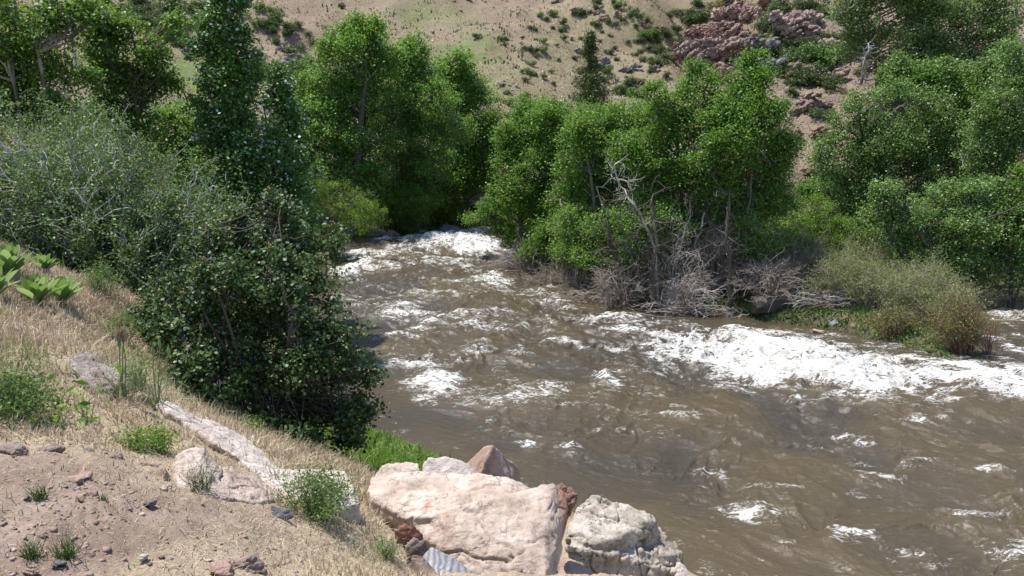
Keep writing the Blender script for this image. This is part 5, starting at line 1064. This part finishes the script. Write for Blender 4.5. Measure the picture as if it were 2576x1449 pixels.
brush('bare_shrub', (at(2480, 790, 24)[0], 24., .25), .8, .5, 30, 'dead', 'low bare twigs beside the right channel', seed=161, side=4, r=.009, arch=.9, spread0=.5)

# ---------------------------------------------------------------- grey stemmed shrubs on the left bank
for i, (u, v, Y, R_, Hh, n, nl, lb, ln) in enumerate([
        (150, 700, 12.5, 1.35, 2.5, 60, 15000, 'grey stemmed shrub at the left edge, above the mullein plants', (-.1, 0)), (300, 720, 12., 1.3, 2.7, 60, 17000, 'grey stemmed shrub in the middle with thick silver stems', (0, 0)),
        (420, 730, 11.6, 1.15, 2.3, 55, 14000, 'grey stemmed shrub beside the dark berry bush', (.12, 0)), (20, 640, 13.5, 1.3, 2.5, 45, 11000, 'grey stemmed shrub cut by the left edge', (-.05, 0)),
        (480, 640, 14., 1.2, 2.5, 45, 12000, 'grey green shrub behind, in front of the poplar foot', (0, 0)), (230, 560, 15, 1.6, 2.8, 50, 14000, 'grey green shrub at the back of the left group', (0, 0))]):
    x = at(u, v, Y)[0]
    brush('grey_shrub', (x, Y, gz(x, Y)), R_, Hh, int(n * 1.1), 'silver', lb, seed=170 + i, side=8, r=.016 if i < 3 else .011, lean=ln, arch=.3, leafmat='grey', nleaf=int(nl * 1.9), leaf=.046, aspect=.6, leaf_from=.25, sidelen=.3, spread0=.55, flat=.8)

# ---------------------------------------------------------------- dark berry bush
def berry_bush():
    rng = np.random.default_rng(5); Y = 9.2
    b = np.array([at(650, 1130, Y)[0], Y, 0]); b[2] = min(gz(b[0], Y), at(650, 1120, Y)[2])
    E = empty('berry_bush', b, 'large dark green bush with orange berries hanging over the left river bank', 'bush')
    L3 = lobes3([(640, 640, 150, 80), (520, 740, 130, 90), (760, 700, 120, 90), (640, 800, 190, 110), (470, 870, 110, 110), (830, 830, 90, 90), (660, 930, 210, 100), (850, 930, 90, 90), (560, 1010, 130, 70), (780, 1030, 140, 70), (900, 1040, 60, 60), (700, 1080, 150, 50), (720, 590, 90, 50), (590, 560, 30, 40), (930, 950, 35, 50), (890, 1110, 60, 30), (400, 800, 60, 70), (390, 920, 50, 60), (560, 640, 90, 70), (700, 530, 60, 40), (800, 620, 60, 50), (470, 930, 80, 70, -1.2), (550, 1020, 90, 50, -1.2), (690, 1085, 100, 42, -1.1), (420, 850, 60, 60, -1.)], Y, rng)
    CP, CI = crown_points(L3, 4500, rng, .2, .5)
    CP[:, 2] = np.maximum(CP[:, 2], b[2] + .1)
    W = Bag(); n = 26; an = rng.uniform(0, 6.28, n)
    S = b + np.stack([np.cos(an) * .22, np.sin(an) * .2, np.zeros(n) - .1], 1); Ee = np.array([L3[i % len(L3)][0] for i in range(n)]) + rng.normal(size=(n, 3)) * .25
    P = curves(S, Ee, 9, .08, .0, .02, rng); W.tube(P, (.026 * np.linspace(1.2, .3, 9))[None] * rng.uniform(.6, 1.2, (n, 1)), 6)
    LP = P.reshape(-1, 3); sel = rng.choice(len(CP), 1000, replace=False)
    D = ((CP[sel][:, None] - LP[None]) ** 2).sum(2); S2 = LP[(D * rng.uniform(.25, 2.2, D.shape)).argmin(1)]
    P2 = curves(S2, CP[sel], 6, .1, 0, .03, rng); W.tube(P2, (.006 * np.linspace(1.3, .5, 6))[None].repeat(len(sel), 0), 4)
    W.build('stems', M['bark'], E, b, True)
    per = 22; ci = np.repeat(np.arange(len(CP)), per); dirn = rng.normal(size=(len(CP), 3)); dirn /= np.linalg.norm(dirn, axis=1, keepdims=True)
    pos = CP[ci] + dirn[ci] * rng.uniform(-.13, .13, (len(ci), 1)) + rng.normal(size=(len(ci), 3)) * .035
    V, f, t = leaves(pos, .041, rng, .8, .3, six=True); B = Bag(); B.add(V, f, t); B.build('foliage', M['bush'], E, b)
    # sprays reaching out at the sides
    k = 360; bi = rng.integers(0, len(CP), k); hi = CP[bi]; hi = hi[hi[:, 2] > 1.6]
    bs = np.repeat(hi, 7, axis=0) + rng.normal(size=(len(hi) * 7, 3)) * .03
    bs += (bs - np.array([b[0], b[1], 2.6])) * .04
    s = .0085; o6 = np.array([[1, 0, 0], [0, 1, 0], [-1, 0, 0], [0, -1, 0], [0, 0, 1], [0, 0, -1]]) * s
    V = (bs[:, None] + o6[None] * rng.uniform(.7, 1.4, (len(bs), 1, 1))).reshape(-1, 3)
    tri = np.array([[0, 1, 4], [1, 2, 4], [2, 3, 4], [3, 0, 4], [1, 0, 5], [2, 1, 5], [3, 2, 5], [0, 3, 5]]); f = (np.arange(len(bs))[:, None, None] * 6 + tri[None]).reshape(-1, 3)
    B = Bag(); B.add(V, f, np.repeat(rng.random(len(bs)), 8)); B.build('berries', M['berry'], E, b, True)
berry_bush()

# ---------------------------------------------------------------- mullein rosettes
def mullein(u, v, s, label, seed, n=26, upr=.5):
    rng = np.random.default_rng(seed); b = hit(u, v); E = empty('mullein_plant', b, label, 'plant', None); B = Bag()
    for i in range(n):
        q = i / n; a = i * 2.4 + rng.uniform(-.2, .2); L = s * (1.05 - .55 * q) * rng.uniform(.85, 1.1); W = L * .155
        el = math.radians(42 + 44 * q) ; k = 7; t = np.linspace(0, 1, k)
        d = np.array([math.cos(a), math.sin(a)])
        r = L * t * math.cos(el) + .0; z = s * .35 * q + L * t * math.sin(el) - (L * .14 * t ** 2.2) * (1 - q * .7)
        w = W * np.sin(np.pi * np.clip(t * .93 + .05, 0, 1)) ** .75 * (1.1 - .3 * (1 - t)); w[0] = W * .3; w[-1] = .004
        c = b + np.stack([d[0] * r, d[1] * r, z], 1); sd = np.array([-d[1], d[0], 0])
        cup = w[:, None] * .35 * np.array([0, 0, 1])
        V = np.concatenate([c + sd * w[:, None] + cup, c, c - sd * w[:, None] + cup]); f = []
        for j in range(k - 1): f += [[j, j + 1, k + j + 1, k + j], [k + j, k + j + 1, 2 * k + j + 1, 2 * k + j]]
        B.add(V, np.array(f), np.full(len(f), rng.uniform(.1, .95)))
    B.build('leaves', M['mullein'], E, b, True)
for i, a in enumerate([(25, 700, .42, 'broad leaved mullein plant cut by the left edge'), (95, 775, .42, 'largest broad leaved pale green mullein plant of the clump'), (160, 765, .38, 'broad leaved mullein plant at the right of the clump'),
                       (110, 690, .3, 'smaller mullein plant at the back of the clump'), (170, 665, .24, 'small mullein plant beside the grey shrub stems'), (-20, 760, .4, 'mullein plant half outside the left edge')]):
    mullein(a[0], a[1], a[2] * .92, a[3], seed=200 + i)
# ---------------------------------------------------------------- weeds
def weed(name, u, v, R_, Hh, n, nl, label, seed, leafmat='weed', leaf=.03, asp=.35, cat='weed', flat=1., arch=.5):
    p = hit(u, v); brush(name, p, R_, Hh, n, 'stem', label, cat, seed=seed, side=5, r=.0028, arch=arch, leafmat=leafmat, nleaf=nl, leaf=leaf, aspect=asp, leaf_from=.2, sidelen=.35, spread0=.3, sticks_name='stems')
weed('weed', 795, 1305, .24, .30, 40, 2600, 'bushy grey green weed in front of the white block boulder', 220, leaf=.026)
weed('weed', 845, 1290, .16, .26, 24, 900, 'thin green weed at the right of the bushy weed', 221, leaf=.024)
weed('weed', 15, 1055, .30, .26, 46, 3200, 'feathery green weed at the left edge below the grass', 222, leaf=.03)
weed('weed', 60, 1030, .22, .18, 26, 1300, 'low green weed right of the feathery weed', 223, leaf=.028)
weed('weed', 345, 1130, .12, .12, 26, 700, 'yellow green weed above the small pyramid rock', 224, 'willow', leaf=.024)
weed('weed', 398, 1130, .12, .14, 26, 700, 'yellow green weed beside the humped boulder', 225, 'willow', leaf=.026)
weed('weed', 140, 1075, .09, .08, 9, 60, 'small broad leaved dark green weed in dry grass', 226, 'cotton', leaf=.07)
weed('weed', 215, 1055, .10, .16, 8, 40, 'narrow green weed with upright leaves in dry grass', 227, 'cotton', leaf=.09, asp=.3)
weed('weed', 305, 860, .25, .35, 26, 1300, 'pale green weed beside the berry bush', 228, 'olive', leaf=.03)
weed('weed', 250, 740, .25, .4, 26, 1400, 'pale green weed between mullein and grey shrub', 229, 'olive', leaf=.03)
weed('weed', 960, 1400, .12, .1, 24, 600, 'low grey green weed left of the reddish rocks', 230, 'olive', leaf=.018)
weed('weed', 630, 1090, .12, .12, 14, 200, 'small bright green weed under the berry bush', 231, 'cotton2', leaf=.04)
weed('weed', 355, 990, .14, .3, 16, 500, 'greenish weed beside the half buried boulder', 232, 'olive', leaf=.03)
for i, (u, v, h, lb) in enumerate([(505, 1235, .16, 'spiky green grass tuft at the foot of the humped boulder'), (100, 1255, .07, 'small green grass tuft on open dirt'), (80, 1400, .07, 'green grass tuft near the bottom left corner'),
                                   (170, 1400, .1, 'taller green grass tuft on the lower dirt'), (255, 1270, .05, 'tiny green tuft right of the crumbly rock'), (700, 1225, .16, 'thin grass tuft behind the humped boulder')]):
    p = hit(u, v); rng = np.random.default_rng(240 + i); n = 70; S = p + np.stack([rng.normal(size=n) * h * .18, rng.normal(size=n) * h * .18, np.zeros(n) - .01], 1)
    D = rng.normal(size=(n, 3)) * [.45, .45, .1] + [0, 0, 1]; P = curves(S, S + D * h * rng.uniform(.5, 1.1, (n, 1)), 4, .08, 0, .02, rng); B = Bag(); v_, f_ = tubes(P, (.0019 * np.linspace(1, .3, 4))[None].repeat(n, 0), 3); B.add(v_, f_, np.repeat(rng.random(n), 9))
    tag(B.build('grass_tuft', M['weed'], None, p), lb, 'grass tuft')
# goatsbeard with seed head
def goatsbeard(u, v, vtops, label, seed, puff=False):
    rng = np.random.default_rng(seed); p = hit(u, v); Y = p[1]; E = empty('goatsbeard', p, label, 'wildflower'); B = Bag(); Hd = Bag(); pb = Bag()
    for j, (ut, vt, kind) in enumerate(vtops):
        t = at(ut, vt, Y); P = curves(p[None], t[None], 9, .03, 0, .004, rng); B.tube(P, (.0055 * np.linspace(1, .6, 9))[None], 6)
        if kind == 'bud':
            Hd.n and None; q = np.array([[t - [0, 0, .01], t + [0, 0, .01], t + [0, 0, .035], t + [0, 0, .075]]]); Hb = Bag(); Hb.tube(q, np.array([[.007, .013, .010, .001]]), 6); Hb.build('flower_bud', M['stem'], E, p, True)
        else:
            n = 420; d = rng.normal(size=(n, 3)); d /= np.linalg.norm(d, axis=1, keepdims=True); P = np.stack([t + d * .005, t + d * .035, t + d * .055 * rng.uniform(.8, 1.05, (n, 1))], 1); pb.tube(P, np.array([[.0006, .0012, .0016]]).repeat(n, 0), 3)
    S = p + rng.normal(size=(26, 3)) * [.02, .02, .0]; D = rng.normal(size=(26, 3)) * [.5, .5, .1] + [0, 0, 1]
    B.tube(curves(S, S + D * .3 * rng.uniform(.5, 1, (26, 1)), 6, .15, 0, .01, rng), (.004 * np.linspace(1, .3, 6))[None].repeat(26, 0), 3)
    B.build('stems', M['stem'], E, p, True)
    if pb.n: pb.build('seed_head', M['dry'], E, p, False)
goatsbeard(490 * 1., 1000, [(505, 700 + 130, 'bud')], 'thin goatsbeard stalk near the berry bush', 251)
goatsbeard(310, 1005, [(318, 795, 'bud'), (305, 840, 'puff'), (300, 870, 'bud')], 'tall goatsbeard stalks with a fluffy seed head beside the half buried boulder', 252)
goatsbeard(398, 1030, [(402, 872, 'bud'), (425, 890, 'bud'), (385, 890, 'bud')], 'goatsbeard stalks with closed buds at the top of the long narrow boulder', 253)

# ---------------------------------------------------------------- grasses and gravel
def blades(name, pts, h, w, mat, label, cat, seed, lean=.45, dens_t=None, seg=2):
    rng = np.random.default_rng(seed); n = len(pts); z = G(pts[:, 0], pts[:, 1])
    S = np.stack([pts[:, 0], pts[:, 1], z - .01], 1); hh = h * rng.uniform(.4, 1.25, n)
    a = rng.uniform(0, 6.28, n); ln = np.abs(rng.normal(size=n)) * lean
    D = np.stack([np.cos(a) * ln, np.sin(a) * ln, np.ones(n)], 1); D /= np.linalg.norm(D, axis=1, keepdims=True)
    Mi = S + D * (hh * .55)[:, None]; T = S + D * hh[:, None] + np.stack([np.cos(a) * ln, np.sin(a) * ln, -ln * .6], 1) * (hh * .45)[:, None]
    b = rng.uniform(0, 3.14, n); sd = np.stack([np.cos(b), np.sin(b), np.zeros(n)], 1) * (w * rng.uniform(.6, 1.3, n))[:, None]
    V = np.stack([S - sd, S + sd, Mi + sd * .9, Mi - sd * .9, T], 1).reshape(-1, 3)
    i = np.arange(n)[:, None] * 5; f4 = i + np.array([[0, 1, 2, 3]]); f3_ = i + np.array([[3, 2, 4]])
    t = rng.random(n) if dens_t is None else dens_t
    o = mesh_np(name, V, [f4, f3_], M[mat], attrs={'tint': ('FACE', np.concatenate([t, t]))})
    return tag(o, label, cat, None, 'stuff')
def scatter(n, xr, yr, fn, seed):
    rng = np.random.default_rng(seed); x = rng.uniform(*xr, n); y = rng.uniform(*yr, n); p = fn(x, y); k = rng.random(n) < p
    return np.stack([x[k], y[k]], 1)
def fovmask(x, y, m=.72): return np.abs(x) < y * m + 1.0
NEARROCK = []
for o in C.objects:
    if o.type == 'MESH' and o.get('category') in ('boulder', 'rock') and o.location.y < 9 and o.dimensions.x > .12: NEARROCK.append((o.location.x, o.location.y, o.dimensions.x * .42))
def f_dry(x, y):
    dr = poly_sd(x, y, RIV); dd = poly_sd(x, y, DIRT)
    cl = f2(x * 1.6, y * 1.6, 3, 301) + .6 * f2(x * 7, y * 7, 2, 300)
    p = ss(.7, 1.3, dr) * (.05 + .22 * ss(.0, .45, cl) + .9 * ss(-.10, .12, dd + .12 * cl)).clip(0, 1) * (.55 + .8 * (cl + .2).clip(-.5, 1))
    z = H(x, y); p = p * ss(.9, 1.7, z) * fovmask(x, y) * ss(-.45, -.75, x + .1 * (y - 5.3)) * .8
    for (cx, cy, rr_) in NEARROCK:
        dx = x - cx; dy = y - cy; p = p * (1 - .93 * ((np.abs(dx) < rr_) & (dy > -rr_ - .10) & (dy < rr_ * .8)))
    return p * ss(16, 11, y) * (1 - .7 * np.exp(-((x + 2.7) / 1.2) ** 2 - ((y - 9.2) / 1.) ** 2))
pts = scatter(420000, (-7.5, 1.2), (2.2, 14), f_dry, 302)
print('dry blades', len(pts))
tt_ = np.clip(np.random.default_rng(1).random(len(pts)) * .9 + .25 * f2(pts[:, 0] * 3, pts[:, 1] * 3, 3, 330), 0, .92)
gm = ss(.1, .5, f2(pts[:, 0] * 1.1, pts[:, 1] * 1.1, 3, 331) + .55 * np.exp(-((pts[:, 0] + 3.3) / .9) ** 2 - ((pts[:, 1] - 7.5) / 1.6) ** 2)) * .55
tt_ = np.where(np.random.default_rng(2).random(len(pts)) < gm, .96 + .04 * np.random.default_rng(3).random(len(pts)), tt_)
r_ = np.hypot(pts[:, 0], pts[:, 1]); hgt = .055 + .09 * ss(4.5, 7, r_)
blades('dry_grass', pts, hgt, .0017 + .00028 * r_, 'dry', 'dry blond grass covering the near left bank', 'grass', 303, lean=.75, dens_t=tt_)
def f_green(x, y):
    dr = poly_sd(x, y, RIV); g = (.25 + ss(-.2, .3, f2(x * 2.2, y * 2.2, 3, 350))) * .45 * ss(3.4, 2.2, dr) * ss(-.25, -.05, dr) * ss(13.5, 12.5, y) * ss(8.2, 9.0, y) * (x < .1)
    g2 = ss(1.6, .9, dr) * ss(.0, .1, dr) * (y > 10) * (y < 13) * (x < -.6) * .5
    return np.maximum(g, g2)
pts = scatter(260000, (-6, .3), (8.8, 15), f_green, 304)
print('green blades', len(pts))
blades('green_grass', pts, .22 + .10 * f2(pts[:, 0] * 2.5, pts[:, 1] * 2.5, 2, 351), .0055, 'green', 'bright green grass along the waterline below the boulders', 'grass', 305, lean=1.1)
pts = scatter(90000, (4, 20), (17, 33), lambda x, y: ss(1.0, .2, poly_sd(x, y, RIV)) * ss(-.25, 0., poly_sd(x, y, RIV)) * .55 * (f2(x * .8, y * .8, 2, 5) > -.05), 306)
ip = scatter(120000, (3, 24), (17, 36), lambda x, y: ss(.0, .35, poly_sd(x, y, RIV)) * (H(x, y) < 2.6) * ss(-.7, .1, f2(x * .9, y * .9, 3, 6)), 360)
blades('island_undergrowth', ip, .20, .02, 'weed', 'low green weeds and litter covering the island ground', 'undergrowth', 361, lean=1.2)
blades('island_grass', pts, .22, .009, 'green', 'green grass and sedge along the island waterline', 'grass', 307, lean=.7)
pts = scatter(30000, (-6, 0), (2.2, 8), lambda x, y: .32 * (poly_sd(x, y, DIRT) < .5) * (poly_sd(x, y, RIV) > 1) * fovmask(x, y) * ss(-.2, .3, f2(x * 3, y * 3, 2, 9)), 308)
blades('sprouts', pts, .035, .0028, 'weed', 'tiny green and brown seedlings scattered over the dirt', 'seedlings', 309, lean=.8)
def f_hill(x, y):
    return fovmask(x, y, .68) * ss(-.5, .5, f2(x * .15, y * .15, 3, 311) + .1)
pts = scatter(130000, (-100, 100), (62, 185), f_hill, 312)
blades('hillside_grass', pts, .32, .07, 'dry', 'sparse dry grass tufts over the distant hillside', 'grass', 313, lean=.5)
pts = scatter(60000, (-45, 45), (22, 62), lambda x, y: fovmask(x, y, .68) * ss(2.5, 4, H(x, y)) * .6, 314)
blades('slope_grass', pts, .3, .02, 'dry', 'dry grass over the nearer slopes', 'grass', 315, lean=.5)
pts = scatter(90000, (-14, 0), (10.5, 48), lambda x, y: ss(.1, .6, poly_sd(x, y, RIV)) * (H(x, y) < 4.5) * ss(-.4, .2, f2(x * .9, y * .9, 3, 16)) * .8, 390)
blades('bank_undergrowth', pts, .3, .018, 'weed', 'green weeds and grass under the left bank shrubs', 'undergrowth', 391, lean=1.1)
# gravel
def gravel(name, pts, smin_, smax_, mat, label, seed):
    rng = np.random.default_rng(seed); n = len(pts); z = G(pts[:, 0], pts[:, 1])
    ico = bmesh.new(); bmesh.ops.create_icosphere(ico, subdivisions=1, radius=1); V0 = np.array([v.co[:] for v in ico.verts]); F0 = np.array([[v.index for v in f.verts] for f in ico.faces]); ico.free()
    s = smin_ + (smax_ - smin_) * rng.random(n) ** 9
    V = V0[None] * (1 + .34 * rng.normal(size=(n, len(V0), 1)).clip(-1.3, 1.3)); V = V * (s[:, None, None] * np.stack([rng.uniform(.8, 1.4, n), rng.uniform(.7, 1.2, n), rng.uniform(.35, .7, n)], 1)[:, None])
    a = rng.uniform(0, 6.28, n); ca, sa = np.cos(a)[:, None], np.sin(a)[:, None]
    X = V[:, :, 0] * ca - V[:, :, 1] * sa; Y_ = V[:, :, 0] * sa + V[:, :, 1] * ca
    V = np.stack([X + pts[:, 0:1], Y_ + pts[:, 1:2], V[:, :, 2] + z[:, None] + s[:, None] * .1], -1).reshape(-1, 3)
    f = (np.arange(n)[:, None, None] * len(V0) + F0[None]).reshape(-1, 3)
    o = mesh_np(name, V, f, M[mat], attrs={'tint': ('FACE', np.repeat(rng.random(n), len(F0)))}); return tag(o, label, 'gravel', None, 'stuff')
def straw(pts, seed):
    rng = np.random.default_rng(seed); n = len(pts); z = G(pts[:, 0], pts[:, 1]) + .006; a = rng.uniform(0, 6.28, n); L = rng.uniform(.012, .05, n)
    S = np.stack([pts[:, 0], pts[:, 1], z], 1); D = np.stack([np.cos(a), np.sin(a), rng.normal(size=n) * .15], 1) * L[:, None]; sd = np.stack([-np.sin(a), np.cos(a), np.zeros(n)], 1) * .0011
    V = np.stack([S - sd, S + sd, S + D + sd, S + D - sd], 1).reshape(-1, 3)
    tag(mesh_np('straw_litter', V, np.arange(n * 4).reshape(n, 4), M['dry'], attrs={'tint': ('FACE', rng.random(n) * .92)}), 'dry straw and stalk litter lying on the near bank', 'litter', None, 'stuff')
straw(scatter(60000, (-6, 1), (2.2, 8), lambda x, y: fovmask(x, y) * (poly_sd(x, y, RIV) > .8) * (.25 + .75 * ss(-.3, .4, f2(x * 2.5, y * 2.5, 3, 381))) * (x < -.3) * (.12 + .88 * ss(-.6, .1, poly_sd(x, y, DIRT))), 382), 383)
m, nt = newmat('pebbles'); N = NT(nt); a = N.n('ShaderNodeAttribute', attribute_name='tint'); p = N.n('ShaderNodeBsdfPrincipled'); p.inputs['Roughness'].default_value = .9
N.l(ramp(N, a.outputs['Fac'], [(0, (.14, .09, .07)), (.5, (.26, .18, .145)), (.95, (.31, .22, .185)), (1, (.48, .4, .34))]), p.inputs['Base Color']); o = N.n('ShaderNodeOutputMaterial'); N.l(p.outputs[0], o.inputs[0]); M['pebble'] = m
pts = scatter(90000, (-6, 2), (2.2, 9), lambda x, y: (.12 + .88 * (poly_sd(x, y, DIRT) < .15)) * fovmask(x, y) * (poly_sd(x, y, RIV) > .8) * (.4 + f2(x * 2, y * 2, 2, 10).clip(-.3, .6)), 321)
print('pebbles', len(pts))
gravel('gravel', pts, .0028, .016, 'pebble', 'pebbles and clods on the bare dirt', 322)

def f_scree(x, y): return fovmask(x, y, .68) * (ss(.1, .6, f2(x * .06 + 40, y * .06, 4, 77) * 1.6 + .1) * ss(0, 20, x) * (y > 60) + (y < 70) * (x > 9) * .7 + .05)
pts = scatter(26000, (-80, 90), (33, 165), f_scree, 370)
gravel('scree', pts, .05, .45, 'pebble', 'loose stones scattered over the rocky slopes', 371)
pts = scatter(90000, (-100, 100), (62, 175), lambda x, y: fovmask(x, y, .68) * (.05 + ss(.1, .4, f2(x * .12 + 5, y * .12, 3, 372)) * ss(-.1, .3, f2(x * 1.1, y * 1.1, 2, 373))), 374)
blades('hillside_sagebrush', pts, .5, .13, 'scrub', 'low grey green brush speckling the distant hillside', 'brush', 375, lean=.9)

# ---------------------------------------------------------------- camera, sun, sky
cam = bpy.data.cameras.new('camera'); co = bpy.data.objects.new('camera', cam); C.objects.link(co)
co.location = (0, 0, CZ); co.rotation_euler = (math.radians(90) - PITCH, 0, 0)
cam.sensor_width = 36; cam.lens = F * 36 / 2576; cam.clip_end = 3000; cam.clip_start = .05
scene.camera = co
EL, AZ = math.radians(70), math.radians(-72)     # azimuth from +Y towards +X
sun = bpy.data.lights.new('sun', 'SUN'); so = bpy.data.objects.new('sun', sun); C.objects.link(so)
sun.energy = 4.6; sun.angle = math.radians(.53); sun.color = (1, .965, .91)
d = Vector((math.sin(AZ) * math.cos(EL), math.cos(AZ) * math.cos(EL), math.sin(EL)))
so.rotation_euler = d.to_track_quat('Z', 'Y').to_euler(); so.location = (0, 0, 60)
w = bpy.data.worlds.new('World'); scene.world = w; w.use_nodes = True
nt = w.node_tree; bg = nt.nodes['Background']; sky = nt.nodes.new('ShaderNodeTexSky'); sky.sky_type = 'NISHITA'; sky.sun_disc = False
sky.sun_elevation = EL; sky.sun_rotation = AZ; sky.altitude = 1800
nt.links.new(sky.outputs[0], bg.inputs[0]); bg.inputs[1].default_value = .15
scene.view_settings.view_transform = 'Standard'; scene.view_settings.look = 'None'; scene.view_settings.gamma = 1; scene.view_settings.exposure = .76
scene.render.resolution_x = 1024; scene.render.resolution_y = 576
scene.render.engine = 'CYCLES'
